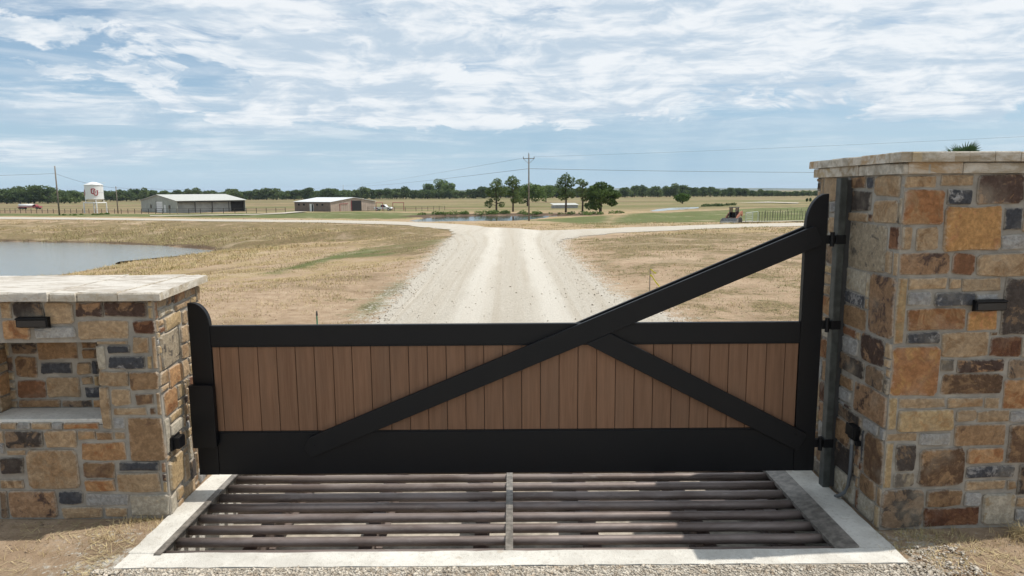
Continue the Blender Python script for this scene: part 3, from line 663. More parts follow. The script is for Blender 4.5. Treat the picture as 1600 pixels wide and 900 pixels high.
# thin pale flags bedded on the cap's top, cracks between them
# ---- right pillar / curved wall ----------------------------------------------
PXW, PYW, PYB, PH = 2.71, 4.76, 6.10, 2.60
rw = empty('stone_pillar', (PXW, PYW, 0), 0, 'tall stone entrance pillar wall with a two-step flagstone cap, right of the gate', 'stone pillar'); rw['worldparts'] = 1
pts = [Vector((PXW, PYW, 0)), Vector((3.95, 4.862, 0)), Vector((5.3, 5.18, 0)), Vector((6.7, 5.75, 0)), Vector((8.1, 6.6, 0))]
outl = [(p.x, p.y) for p in pts]+[(8.1, 7.9), (6.4, 6.9), (5.0, 6.3), (3.9, PYB), (PXW, PYB)]
MB().prism(outl, -.3, PH, 'z').build('mortar_core', M['mortar'], rw)
d1 = (pts[1]-pts[0]); L1 = d1.length; d1 /= L1; n1v = Vector((d1.y, -d1.x, 0))
def convP(px, py):
    d = ray(px, py); o = Vector((0, 0, CH)); q = pts[0]+n1v*.012; s = (q-o).dot(n1v)/d.dot(n1v); p = o+d*s; return ((p-pts[0]).dot(d1), p.z)
def offs(l, dy): return [(a, b+dy, c, d, e) for a, b, c, d, e in l]
pD = [(655,275,920,365,'T'),(960,262,1210,352,'T'),(1240,265,1595,495,'M'),(660,380,980,655,'O'),(1005,378,1200,495,'D'),(985,515,1430,860,'L'),(1450,525,1585,700,'D'),(1425,740,1640,850,'G'),(655,672,722,850,'T'),(765,678,935,855,'T')]
pE = [(630,25,1030,198,'M'),(1045,30,1220,195,'R'),(1240,30,1640,205,'T'),(605,225,680,735,'Y'),(700,222,1000,312,'T'),(1025,225,1105,305,'T'),(1120,225,1420,328,'T'),(1440,225,1640,665,'K'),(700,340,880,440,'G'),(905,335,1225,438,'D'),(1230,350,1400,400,'G'),(695,462,1140,628,'O'),(1165,480,1395,630,'L'),(690,650,945,735,'D'),(965,648,1325,840,'T'),(1340,680,1580,835,'R'),(560,755,940,1145,'L'),(1590,690,1640,840,'W')]
pF = [(960,62,1055,150,'C'),(1085,62,1445,158,'M'),(1480,60,1640,212,'K'),(962,178,1430,335,'B'),(1450,212,1640,448,'O'),(545,360,610,610,'Y'),(632,365,985,440,'T'),(1012,360,1282,435,'T'),(1300,355,1415,442,'T'),(620,450,1050,622,'Y'),(1080,452,1228,540,'T'),(1245,460,1485,545,'T'),(1500,465,1640,548,'G'),(530,640,765,700,'T'),(790,640,1032,730,'G'),(1065,570,1460,740,'B'),(1480,570,1640,868,'B'),(518,712,575,1065,'Y'),(608,725,758,930,'K'),(785,755,1135,1050,'B'),(1165,755,1440,868,'O')]
pG = [(590,195,745,310,'C'),(1160,140,1528,235,'D'),(1150,255,1458,330,'T'),(1475,258,1540,328,'T'),(1555,135,1640,365,'K'),(490,325,815,622,'K'),(838,330,1115,458,'B'),(1145,355,1265,450,'G'),(1282,358,1525,595,'W'),(820,470,1255,610,'R'),(1550,390,1640,460,'T'),(1530,480,1640,570,'G')]
face_wall((pts[0], d1, n1v), L1, PH, rw, trace(pD, 1280, 220, convP)+trace(pE, 1280, 390, convP)+trace(pF, 1280, 550, convP)+trace(pG, 1280, 700, convP))
for a, b in zip(pts[1:-1], pts[2:]):
    d = b-a; L = d.length; d = d/L; face_wall((a, d, Vector((d.y, -d.x, 0))), L, PH, rw, big=1.5)
convQ = lambda px, py: (lambda r_: (r_[0]-PYW, r_[1]))(onx(px, py, PXW-.012))
qD = [(30,285,150,470,'T'),(245,280,355,370,'B'),(370,280,420,370,'D'),(435,270,625,432,'T'),(250,395,400,545,'K'),(425,465,605,640,'T'),(225,560,375,630,'T'),(225,645,515,1015,'C'),(540,672,625,850,'R'),(80,480,130,560,'G'),(70,590,130,720,'T'),(60,815,125,960,'K')]
qE = [(520,10,560,185,'T'),(190,150,360,330,'W'),(195,335,355,440,'D'),(385,200,590,690,'M'),(175,445,360,620,'B'),(180,610,280,680,'R'),(165,685,295,830,'G'),(315,660,505,900,'M'),(35,280,95,350,'T'),(30,365,90,510,'O'),(12,700,65,850,'O')]
qF = [(150,20,345,215,'K'),(365,110,495,310,'K'),(155,170,255,290,'B'),(150,290,240,400,'G'),(265,235,520,590,'M'),(130,400,330,560,'K'),(345,530,460,640,'G'),(470,600,515,690,'G'),(125,520,240,740,'B'),(340,640,500,1040,'B'),(110,710,270,950,'K')]
qG = [(305,195,435,400,'B'),(300,350,420,560,'W'),(105,190,270,440,'W')]
face_wall((pts[0], Vector((0, 1, 0)), Vector((-1, 0, 0))), PYB-PYW, PH, rw, trace(qD, 1280, 220, convQ)+trace(qE, 1280, 390, convQ)+trace(qF, 1280, 550, convQ)+trace(qG, 1280, 700, convQ))
# two-step cap: stones follow the bend of the wall
def cap_ring(path, inner, z0, z1, over, lens, cols, name):
    """path: outer polyline; stones of given lengths laid along it, each reaching 'inner' metres in"""
    P = [Vector(p) for p in path]; seg = [(b-a).length for a, b in zip(P[:-1], P[1:])]; tot = sum(seg); norms = [Vector(((b-a).y, -(b-a).x, 0)).normalized() for a, b in zip(P[:-1], P[1:])]
    def at(s):
        for a, b, l, n in zip(P[:-1], P[1:], seg, norms):
            if s <= l+1e-6: return a+(b-a)*(s/l), n
            s -= l
        return P[-1], norms[-1]
    s = 0
    while s < tot-.05:
        L = random.uniform(*lens); e = min(s+L, tot)
        if tot-e < .12: e = tot
        for cut in np.cumsum(seg)[:-1]:
            if s < cut-.03 < e-.05 < tot: pass
        k = max(2, int((e-s)/.08)); ol = []; inn = []
        for i in range(k+1):
            p, n = at(s+.003+(e-s-.006)*i/k); j = random.uniform(-.009, .009); ol.append(p+n*(over+j)); inn.append(p-n*inner)
        ring = ol+inn[::-1]; N_ = len(ring); dz = random.uniform(-.005, .004); c = sum(ring, Vector())/N_
        v = [(p.x, p.y, z0) for p in ring]+[(p.x+random.uniform(-.003, .003), p.y, z1-.008+dz) for p in ring]+[(c.x+(p.x-c.x)*.97, c.y+(p.y-c.y)*.97, z1+dz) for p in ring]
        f = [tuple(range(N_))[::-1], tuple(range(2*N_, 3*N_))]
        for i in range(N_):
            q = (i+1) % N_; f += [(i, q, N_+q, N_+i), (N_+i, N_+q, 2*N_+q, 2*N_+i)]
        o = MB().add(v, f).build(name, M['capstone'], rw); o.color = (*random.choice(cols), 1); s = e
capw = [(.36, .285, .195), (.33, .27, .19), (.42, .33, .21), (.35, .31, .25), (.40, .27, .15)]
fp = [tuple(p) for p in pts]
MB().prism([(PXW-.0, PYW+.0)]+outl[1:], PH+.001, PH+.135, 'z').build('cap_core', M['mortar'], rw)
cap_ring(fp, .16, PH+.002, PH+.076, .030, (.3, .62), capw, 'cap_stone'); cap_ring(fp, .30, PH+.080, PH+.146, .060, (.14, .34), capw, 'cap_stone')
side = [(PXW, PYB+.03, 0), (PXW, PYW-.028, 0)]
cap_ring(side, .16, PH+.0, PH+.073, .030, (.3, .5), capw, 'cap_stone'); cap_ring([(PXW, PYB+.07, 0), (PXW, PYW-.058, 0)], .30, PH+.079, PH+.144, .060, (.16, .32), capw, 'cap_stone')
# top filling flags
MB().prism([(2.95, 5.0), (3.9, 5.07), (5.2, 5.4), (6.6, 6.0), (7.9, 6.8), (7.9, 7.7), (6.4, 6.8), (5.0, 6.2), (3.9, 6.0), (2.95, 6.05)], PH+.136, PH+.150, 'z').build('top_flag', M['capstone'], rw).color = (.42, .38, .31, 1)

# wall lamps ----------------------------------------------------------------------
def wall_light(loc, rz, label):
    e = empty('wall_light', loc, rz, label, 'wall light', 'black wall lights on the stone walls')
    w, h = .118, .044
    MB().box(-w*.8, w*.8, -.012, -.001, -h*.7, h*.7).build('back_plate', M['black'], e)
    MB().prism([(-.012, h*.95), (-.056, h*.80), (-.056, h*.55), (-.048, h*.50), (-.048, -h*.75), (-.012, -h)], -w, w, 'x').build('housing', M['black'], e, .003)
    MB().box(-w*.9, w*.9, -.0535, -.0482, -h*.65, h*.42).build('lens', M['glass'], e)
    return e
u = ony(31, 494, WY-.02); v = ony(79, 512, WY-.02)
wall_light(((u[0]+v[0])/2, WY-.012, (u[1]+v[1])/2), 0, 'black box light on the low stone wall above the niche')
a, b = convP(1541, 476); p = pts[0]+d1*a+n1v*.014
wall_light((p.x, p.y, b), math.atan2(d1.y, d1.x), 'black box light on the front of the tall stone pillar')

# ------------------------------------------------------------------ gate
GY = 5.44; XL, XR = -2.624, 2.512; ZB = .168
gate = empty('swing_gate', (0, GY, 0), 0, 'black metal driveway gate with brown plank infill and diagonal braces, closed across the cattle guard', 'gate'); gate['worldparts'] = 1
y0, y1 = GY, GY+.052
zt, zr = 1.435, 1.268; PW = .168
q = [(XL, ZB), (XL+PW, ZB), (XL+PW, zt)]
for k in range(1, 11):
    a = math.pi/2*k/10; q.append((XL+.035+(PW-.035)*math.cos(a), zt+(1.625-zt)*math.sin(a)))
q += [(XL, 1.625)]
MB().prism(q, y0, y1).build('post', M['black'], gate, .004)
zc = ony(1258, 352, GY)[1]; q = [(XR, ZB), (XR, 2.465), (XR-.012, 2.465)]
for k in range(1, 12):
    a = math.pi/2*k/11; q.append((XR-.012-(.158)*math.sin(a), zc+(2.465-zc)*math.cos(a)))
q += [(XR-.17, zc), (XR-.17, ZB)]
MB().prism(q, y0, y1).build('post', M['black'], gate, .004)
xa, xb = XL+PW+.001, XR-.171
MB().box(xa, xb, y0+.002, y1-.002, zr, zt).build('top_rail', M['black'], gate, .004)
MB().box(xa, xb, y0+.002, y1-.002, ZB, .53).build('bottom_rail', M['black'], gate, .004)
MB().box(xa, xb, y0+.008, y1-.008, zr-.012, zr-.001).box(xa, xb, y0+.008, y1-.008, .531, .542).build('inner_stop', M['black'], gate)
pk = None; seams = [XL+PW+.001]; s0 = ony(345, 600, GY)[0]
while s0 < xb: seams.append(s0); s0 += .1543
seams.append(xb)
for a, b in zip(seams[:-1], seams[1:]):
    g_ = .0022; dd = random.uniform(-.0008, .0008)
    MB().prism([(a+g_, y0+.020+dd), (a+g_+.003, y0+.017+dd), (b-g_-.003, y0+.017+dd), (b-g_, y0+.020+dd), (b-g_, y0+.036), (a+g_, y0+.036)], .543, zr-.0125, 'z').build('plank', M['plank'], gate)
MB().box(xa, xb, y0+.0362, y0+.038, .544, zr-.014).build('backing_sheet', M['trim'], gate)
def on(px, py, Y=GY-.03): return ony(px, py, Y)
U = [on(462, 692), on(905, 503), on(1258, 358)]; Lw = [on(490, 714), on(915, 538), on(1253, 397)]
# long brace: straight bar of constant width fitted to the traced edges
p0 = Vector(((on(462, 692)[0]+on(490, 714)[0])/2, 0, (on(462, 692)[1]+on(490, 714)[1])/2)); p1 = Vector(((U[2][0]+Lw[2][0])/2, 0, (U[2][1]+Lw[2][1])/2))
dr_ = (p1-p0).normalized(); nr = Vector((-dr_.z, 0, dr_.x)); hw_ = .083
p1 = p1+dr_*.14; p0 = p0+dr_*.01
def bar(pa, pb, hwid, ya, yb, name, cutlow=True):
    d = (pb-pa).normalized(); n = Vector((-d.z, 0, d.x)); c = .022
    pl_ = [pa+n*(hwid-.06)-d*.004, pa-n*(hwid-c)-d*.0+d*.0, pa-n*hwid+d*c, pb-n*hwid-d*c, pb-n*(hwid-c), pb+n*(hwid-c), pb+n*hwid-d*c, pa+n*hwid+d*.07]
    return MB().prism([(p.x, p.z) for p in pl_], ya, yb).build(name, M['black'], gate, .004)
bar(p0, p1, hw_, GY-.034, GY-.001, 'brace'); 
back = bar(p0+Vector((.05, 0, .012)), p1+Vector((0, 0, .012)), hw_, y1+.001, y1+.034, 'brace')
q0 = on(936, 530); q1 = on(1257, 692); qa = Vector((q0[0], 0, q0[1])); qb = Vector((q1[0]-.01, 0, q1[1]))
d2 = (qb-qa).normalized(); n2v = Vector((-d2.z, 0, d2.x))
def inter(e):   # where the short brace's edge meets the long brace's lower edge
    A = qa+n2v*e; B = p0-nr*hw_; M2 = Matrix(((d2.x, -dr_.x), (d2.z, -dr_.z))); r_ = M2.inverted() @ Vector((B.x-A.x, B.z-A.z)); return A+d2*(r_.x+.0015)
pl_ = [inter(-.083), qb-n2v*.083-d2*.02, qb-n2v*.06, qb+n2v*.06, qb+n2v*.083-d2*.02, inter(.083)]
MB().prism([(p.x, p.z) for p in pl_], GY-.034, GY-.001).build('short_brace', M['black'], gate, .004)
MB().prism([(p.x, p.z) for p in pl_], y1+.001, y1+.034).build('short_brace', M['black'], gate, .004)
# bolts in the braces
bm_ = MB()
for c in (p0+dr_*.08, p1-dr_*.10+nr*.035, p1-dr_*.10-nr*.035, qb-d2*.09+n2v*.035, qb-d2*.09-n2v*.035):
    o = MB().tube([(c.x, GY-.038, c.z), (c.x, GY-.0345, c.z)], .009, 8).build('bolt', M['black'], gate)
# lock cover plate
a = ony(291, 601, GY-.02); b = ony(330, 698, GY-.02); x0_, x1_, z0_, z1_ = XL-.012, XL+.185, b[1], a[1]
q = [(x0_, z0_), (x1_-.03, z0_)]+[(x1_-.03+.03*math.sin(t_), z0_+.03-.03*math.cos(t_)) for t_ in (.5, 1, 1.5)]+[(x1_-.03+.03*math.cos(t_), z1_-.03+.03*math.sin(t_)) for t_ in (.1, .6, 1.1, 1.5)]+[(x0_, z1_)]
MB().prism(q, GY-.055, GY-.001).build('lock_cover', M['black'], gate, .003)
# hinges on the gate edge and the steel jamb post
zs = [ony(1300, p_, 5.47)[1] for p_ in (374, 507, 691)]
for z_ in zs:
    h = MB().box(XR-.02, 2.583, GY+.006, GY+.046, z_-.034, z_+.034).build('hinge', M['black'], gate, .003)
    MB().tube([(2.552, GY-.004, z_-.055), (2.552, GY-.004, z_+.06)], .017, 12).build('hinge_barrel', M['black'], h).matrix_parent_inverse = Matrix.Identity(4)
jp = empty('hinge_post', (2.62, 5.47, 0), 0, 'weathered square steel post beside the pillar carrying the gate hinges', 'post'); jp['worldparts'] = 1
MB().box(2.597, 2.657, GY+.002, GY+.082, -.02, 2.585).build('tube', M['jamb'], jp, .005)
MB().box(2.60, 2.654, GY+.005, GY+.079, 2.586, 2.590).build('tube_cap', M['black'], jp)
MB().box(2.6575, PXW-.002, GY+.03, GY+.09, .02, 2.57).build('back_strip', M['trim'], jp)
for z_ in zs: MB().box(2.583, 2.6645, GY-.002, GY+.084, z_-.036, z_+.036).build('hinge_strap', M['black'], jp, .002)
# catch on the left wall
yy_, zz_ = onx(276, 690, WX+.03)
gc = empty('gate_catch', (WX+.014, yy_, zz_), 0, 'small black latch box on the sunlit side of the low wall, below the lock cover', 'latch box')
MB().box(0, .012, -.07, .07, -.055, .055).build('plate', M['black'], gc, .002)
MB().prism([(-.045, -.045), (.045, -.045), (.055, .03), (.04, .05), (-.045, .045)], .0122, .06, 'x').build('box', M['black'], gc, .004)
# outlet box and conduit on the pillar side
y_, z_ = onx(1335, 680, PXW-.03)
ob = empty('outlet_box', (PXW-.014, y_, z_), 0, 'black weatherproof electrical box with grey conduit low on the pillar side', 'electrical box')
MB().box(-.045, -.001, -.055, .055, -.03, .085).build('housing', M['black'], ob, .006)
MB().prism([(-.062, -.005), (.062, -.005), (.055, .09), (-.055, .09)], -.062, -.046, 'x').build('cover', M['black'], ob, .004)
MB().box(-.04, -.002, -.085, -.056, -.06, -.02).build('bracket', M['black'], ob, .003)
MB().tube([(-.03, 0, -.031), (-.03, 0, -.09), (-.03, .0, -z_+.30), (-.033, .01, -z_+.17), (-.05, .03, -z_+.10), (-.065, .07, -z_+.055), (-.07, .13, -z_+.02)], .014, 10).build('conduit', M['conduit'], ob, smooth=True)
MB().tube([(-.03, 0, -.033), (-.03, 0, -.07)], .02, 12).build('conduit_fitting', M['greymetal'], ob)

# ------------------------------------------------------------------ cattle guard
cg = empty('cattle_guard', (0, 4.28, 0), 0, 'rusty pipe cattle guard set in a pale concrete frame under the gate', 'cattle guard'); cg['worldparts'] = 1
CX0, CX1, IX0, IX1, FY, IY, BY, OY = -2.685, 2.655, -2.50, 2.40, 4.275, 4.462, 6.90, 7.10; T_ = .022
def rough_box(x0, x1, y0, y1, z0, z1, name, jit=.006):
    nx = max(1, int((x1-x0)/.12)); ny = max(1, int((y1-y0)/.12)); mb = MB(); g = {}
    for i in range(nx+1):
        for j in range(ny+1):
            e = i in (0, nx) or j in (0, ny); q_ = .004 if e else 0
            g[i, j] = len(mb.v); mb.v.append((x0+(x1-x0)*i/nx+(random.uniform(-jit, jit) if e else 0), y0+(y1-y0)*j/ny+(random.uniform(-jit, jit) if e else 0), z1-q_-random.uniform(0, .003)))
    for i in range(nx):
        for j in range(ny): mb.f.append((g[i, j], g[i+1, j], g[i+1, j+1], g[i, j+1]))
    per = [g[i, 0] for i in range(nx+1)]+[g[nx, j] for j in range(1, ny+1)]+[g[i, ny] for i in range(nx-1, -1, -1)]+[g[0, j] for j in range(ny-1, 0, -1)]
    b = len(mb.v); mb.v += [(mb.v[p_][0], mb.v[p_][1], z0) for p_ in per]; n = len(per)
    for k in range(n): mb.f.append((per[k], b+k, b+(k+1) % n, per[(k+1) % n]))
    return mb.build(name, M['concrete'], cg)
rough_box(CX0, CX1, FY, IY, -.5, T_, 'front_curb'); rough_box(CX0, CX1, BY, OY, -.5, T_, 'back_curb')
rough_box(CX0, IX0, IY+.001, BY-.001, -.5, T_+.003, 'side_curb'); rough_box(IX1, CX1, IY+.001, BY-.001, -.5, T_+.003, 'side_curb')
MB().box(IX0-.01, IX1+.01, IY-.01, BY+.01, -.5, -.42).build('pit_floor', M['pitfloor'], cg)
n_p = 13; ps = [4.535+.1835*i for i in range(n_p)]
for i, py_ in enumerate(ps):
    k = [Vector((IX0+.03+(IX1-IX0-.06)*s_/8, py_+0, -.046)) for s_ in range(9)]
    MB().tube(k, .035, 16).build('pipe', M['pipe'], cg, smooth=True)
for bx in (-1.95, -1.1, -.25, .6, 1.45, 2.1):
    MB().box(bx-.05, bx+.05, IY+.002, BY-.002, -.115, -.1).box(bx-.006, bx+.006, IY+.002, BY-.002, -.30, -.1155).box(bx-.05, bx+.05, IY+.002, BY-.002, -.315, -.3005).build('support_beam', M['pipe'], cg)
for cy_ in (4.84, 5.9): MB().box(IX0+.002, IX1-.002, cy_-.05, cy_+.05, -.4195, -.317).build('sleeper', M['pipe'], cg)
MB().box(-.06, -.005, IY+.02, BY-.02, -.006, .004).build('center_strap', M['steelflat'], cg, .002)
MB().prism([(IX0+.002, T_+.006), (IX0+.002, -.12), (IX0+.012, -.12), (IX0+.012, T_-.004), (IX0+.05, T_-.004), (IX0+.05, T_+.006)], IY-.03, BY-.002, 'y').build('side_rail', M['steelflat'], cg)
MB().prism([(IX1-.14, T_-.020), (IX1-.02, T_+.004), (IX1+.012, T_+.010), (IX1+.012, T_+.004), (IX1-.01, -.004), (IX1-.01, -.13), (IX1-.02, -.13), (IX1-.14, -.03)], IY+.002, BY-.002, 'y').build('side_rail', M['steelflat'], cg)

# ------------------------------------------------------------------ farm buildings
def frame_at(o, u, v):   # local box builder along horizontal directions u, v from corner o
    return lambda a, b, z: (o.x+u.x*a+v.x*b, o.y+u.y*a+v.y*b, o.z+z)
def quadbox(F, a0, a1, b0, b1, z0, z1, mb=None):
    mb = mb or MB(); vs = [F(a0,b0,z0),F(a1,b0,z0),F(a1,b1,z0),F(a0,b1,z0),F(a0,b0,z1),F(a1,b0,z1),F(a1,b1,z1),F(a0,b1,z1)]
    return mb.add(vs, [(0,3,2,1),(4,5,6,7),(0,1,5,4),(1,2,6,5),(2,3,7,6),(3,0,4,7)])
def wpart(mb, name, m_, parent): return mb.build(name, m_, parent)
# grey barn
cx_, cy_ = G(277.5, 332.8); O = Vector((cx_, cy_, z1(cx_, cy_)-.05)); th = math.radians(46.5)
u = Vector((math.cos(th), math.sin(th), 0)); v = Vector((-math.sin(th), math.cos(th), 0)); L, W_, EH, RH = 19.6, 28., 3.35, 5.05
barn = empty('barn', O, 0, 'long grey metal barn with low pale roof and open bays, beside the white tank', 'barn'); barn['worldparts'] = 1
F = frame_at(O, u, v)
def ribs(F, a0, a1, b, z0, zt, n, name, m_, par, axis='a'):
    mb = MB()
    for k in range(n+1):
        s_ = a0+(a1-a0)*k/n; z_ = zt(s_) if callable(zt) else zt
        if axis == 'a': quadbox(F, s_-.03, s_+.03, b-.03, b, z0, z_, mb)
        else: quadbox(F, b-.03, b, s_-.03, s_+.03, z0, z_, mb)
    return tag(wpart(mb, name, m_, par), kind='stuff')
roofh = lambda b: EH+(RH-EH)*(1-abs(b-W_/2)/(W_/2))
def gable(F, a0, a1, mat_, name, par, W_, EH, RH):
    mb = MB(); vs = []
    for a in (a0, a1): vs += [F(a, 0, 0), F(a, W_, 0), F(a, W_, EH), F(a, W_/2, RH), F(a, 0, EH)]
    mb.add(vs, [(0,1,2,3,4), (9,8,7,6,5)]+[(i, (i+1) % 5, (i+1) % 5+5, i+5) for i in range(5)]); return wpart(mb, name, mat_, par)
gable(F, 0, .15, M['barnwall'], 'gable_wall', barn, W_, EH, RH); gable(F, L-.15, L, M['barnwall'], 'gable_wall', barn, W_, EH, RH)
ribs(F, .8, W_-.8, 0, 0, lambda s_: roofh(s_)-.1, 34, 'siding_ribs', M['barnwall'], barn, 'b')
wpart(quadbox(F, .16, L-.16, W_-.15, W_, 0, EH), 'back_wall', M['barnwall'], barn)
wpart(quadbox(F, .16, L-.16, 1.1, 1.25, 0, EH-.1), 'bay_panel', M['panelgrey'], barn)
wpart(quadbox(F, L-3.9, L-.2, .8, 1.09, 0.2, EH-.3), 'bay_shade_panel', M['dark'], barn)  # solid near-black box, the shade of the open bay put into its colour
for k in range(5):
    a = .12+(L-.24)*k/4; wpart(quadbox(F, a-.11, a+.11, .05, .27, 0, EH-.05), 'post', M['trim'], barn)
wpart(quadbox(F, .16, L-.16, .0, .14, EH-.42, EH), 'eave_beam', M['trim'], barn)
def roofs(F, L, W_, EH, RH, over, th_, mat_, par):
    for sgn in (0, 1):
        b0 = -over if sgn == 0 else W_+over; zl = EH-(RH-EH)/(W_/2)*over
        vs = [F(-over, b0, zl), F(L+over, b0, zl), F(L+over, W_/2, RH), F(-over, W_/2, RH)]; vs += [(x_, y_, z_+th_) for x_, y_, z_ in vs]
        wpart(MB().add(vs, [(0,3,2,1),(4,5,6,7),(0,1,5,4),(1,2,6,5),(2,3,7,6),(3,0,4,7)]), 'roof_panel', mat_, par)
roofs(F, L, W_, EH, RH, .35, .12, M['barnroof'], barn)
def on_gable(b0, b1, z0, z1_, name, m_, d=.12):
    return wpart(quadbox(F, -d, -.002, b0, b1, z0, z1_), name, m_, barn)
gd_ = on_gable(10.6, 15.2, 0, 3.1, 'garage_door', M['white'], .08)
for k in range(4): wpart(quadbox(F, -.11, -.081, 10.7, 15.1, .55+.62*k, .60+.62*k), 'panel_line', M['trim'], gd_)
on_gable(15.25, 15.45, 0, 3.3, 'door_jamb', M['trim']); on_gable(8.3, 9.4, 0, 2.2, 'door', M['white'], .08); on_gable(19.4, 20.3, 1.2, 2.2, 'window', M['glass']); on_gable(5.0, 6.0, 1.2, 2.2, 'window', M['glass'])
# tan building
cx_, cy_ = G(517, 330.6); O = Vector((cx_, cy_, z1(cx_, cy_)-.05)); th = math.radians(36)
u = Vector((-math.cos(th), math.sin(th), 0)); v = Vector((math.sin(th), math.cos(th), 0)); L, W_, EH, RH = 16.5, 17., 2.75, 3.9
shed = empty('metal_shed', O, 0, 'tan and brown metal farm building with a bright white roof beside the parked pickup', 'shed'); shed['worldparts'] = 1
F = frame_at(O, u, v)
gable(F, 0, .15, M['tanwall'], 'gable_wall', shed, W_, EH, RH); gable(F, L-.15, L, M['tanwall'], 'gable_wall', shed, W_, EH, RH)
wpart(quadbox(F, .16, L-.16, 0, .15, 0, EH), 'front_wall', M['brownwall'], shed); wpart(quadbox(F, .16, L-.16, W_-.15, W_, 0, EH), 'back_wall', M['tanwall'], shed)
ribs(F, .4, L-.4, 0, 0, EH-.1, 22, 'siding_ribs', M['brownwall'], shed); ribs(F, .8, W_-.8, 0, 0, lambda s_: EH-.1, 20, 'siding_ribs', M['tanwall'], shed, 'b')
roofs(F, L, W_, EH, RH, .3, .1, M['whiteroof'], shed)
wpart(quadbox(F, -.10, -.002, 7.6, 11.4, 0, 3.0), 'doorway_shade_panel', M['dark'], shed)  # near-black panel on the wall standing for the shaded inside of the doorway
wpart(quadbox(F, -.14, -.101, 7.5, 7.65, 0, 3.1), 'door_jamb', M['redpaint'], shed)
wpart(quadbox(F, -.14, -.101, 3.2, 3.35, 0, 2.2), 'door_jamb', M['redpaint'], shed); wpart(quadbox(F, -.14, -.101, 3.36, 6.2, 2.1, 2.25), 'door_head', M['redpaint'], shed)
wpart(quadbox(F, 7.6, 9.3, -.09, -.002, 0, 2.2), 'door', M['white'], shed); wpart(quadbox(F, 7.7, 8.3, -.12, -.091, 0, 2.1), 'door_shade_panel', M['dark'], shed)  # second part: near-black panel painting the shade of the door gap
for a in (3.2, 5.6, 11.6, 14.): wpart(quadbox(F, a, a+.7, -.09, -.002, 1.7, 2.2), 'window', M['glass'], shed)
# low white shed behind the pines
cx_, cy_ = G(866, 325.5); O = Vector((cx_, cy_, z1(cx_, cy_))); F = frame_at(O, Vector((.97, .22, 0)), Vector((-.22, .97, 0)))
ls = empty('field_shelter', O, 0, 'low white roofed field shelter standing behind the pond pines', 'shelter'); ls['worldparts'] = 1
wpart(quadbox(F, 0, 8, 0, 3.5, 0, .9), 'wall', M['panelgrey'], ls)
vs = [F(-.3, -.3, .95), F(8.3, -.3, .95), F(8.3, 3.8, 1.5), F(-.3, 3.8, 1.5)]; vs += [(p_[0], p_[1], p_[2]+.08) for p_ in vs]
wpart(MB().add(vs, [(0,3,2,1),(4,5,6,7),(0,1,5,4),(1,2,6,5),(2,3,7,6),(3,0,4,7)]), 'roof', M['barnroof'], ls)

# ------------------------------------------------------------------ white tank on legs with its crimson letters
cx_, cy_ = G(145, 333.4); O = Vector((cx_, cy_+1.5, z1(cx_, cy_)-.05)); S_ = (cy_+1.5)/1067
tk = empty('storage_tank', O, 0, 'white round tank on tall legs with crimson OU letters, between two poles at left', 'water tank')
R_ = 12.7*S_; ze, zb = 43.5*S_, 21.5*S_
MB().lathe([(.05, zb-4.5*S_), (.5*S_, zb-4.5*S_), (R_*.97, zb), (R_, zb+.15), (R_, ze)], 40).build('tank_shell', M['white'], tk, smooth=False)
MB().lathe([(R_*1.04, ze-.05), (R_*1.04, ze+.08), (R_*.45, ze+3.7*S_), (R_*.3, ze+4.3*S_), (0.02, ze+4.8*S_)], 40).build('tank_roof', M['white'], tk)
for zz in (zb+.15, (zb+ze)/2, ze-.2): MB().lathe([(R_+.005, zz-.05), (R_+.06, zz-.05), (R_+.06, zz+.05), (R_+.005, zz+.05)], 40).build('hoop', M['white'], tk)
MB().lathe([(.02, zb-4.6*S_), (.6*S_, zb-4.6*S_), (.6*S_, zb-7.5*S_), (.02, zb-7.5*S_)], 16).build('outlet', M['greymetal'], tk)
h_ = 16.2*S_
for a in range(4):
    an = math.radians(38+90*a); X_, Y_ = math.cos(an)*R_*1.18, math.sin(an)*R_*1.18; an2 = an+math.pi/2; X2, Y2 = math.cos(an2)*R_*1.18, math.sin(an2)*R_*1.18
    MB().tube([(X_, Y_, 0), (X_, Y_, h_+.1)], .17, 8).build('leg', M['white'], tk)
    MB().tube([(X_*.8, Y_*.8, h_), (X_*.8, Y_*.8, zb+.5)], .13, 8).build('strut', M['white'], tk)
    MB().tube([(X_, Y_, h_), (X2, Y2, h_)], .16, 8).build('ring_beam', M['white'], tk)
MB().tube([(R_*.7, 0, ze+3.0*S_), (R_*1.5, -.2, ze+3.2*S_)], .06, 6).build('catwalk_rail', M['white'], tk)
def wrap(poly_pts, tri, az0, r, name, m_):
    """flat letter wrapped onto the shell: (s, z) outline strips"""
    mb = MB(); vi = [(O_ := None)]*0
    vs = [(r*math.cos(az0+s_/R_), r*math.sin(az0+s_/R_), z_) for s_, z_ in poly_pts]+[((r+.05)*math.cos(az0+s_/R_), (r+.05)*math.sin(az0+s_/R_), z_) for s_, z_ in poly_pts]
    n = len(poly_pts); fs = []
    for q_ in tri: fs += [tuple(i+n for i in q_), tuple(q_[::-1])]+[(q_[i], q_[(i+1) % len(q_)], q_[(i+1) % len(q_)]+n, q_[i]+n) for i in range(len(q_))]
    return mb.add(vs, fs).build(name, m_, tk)
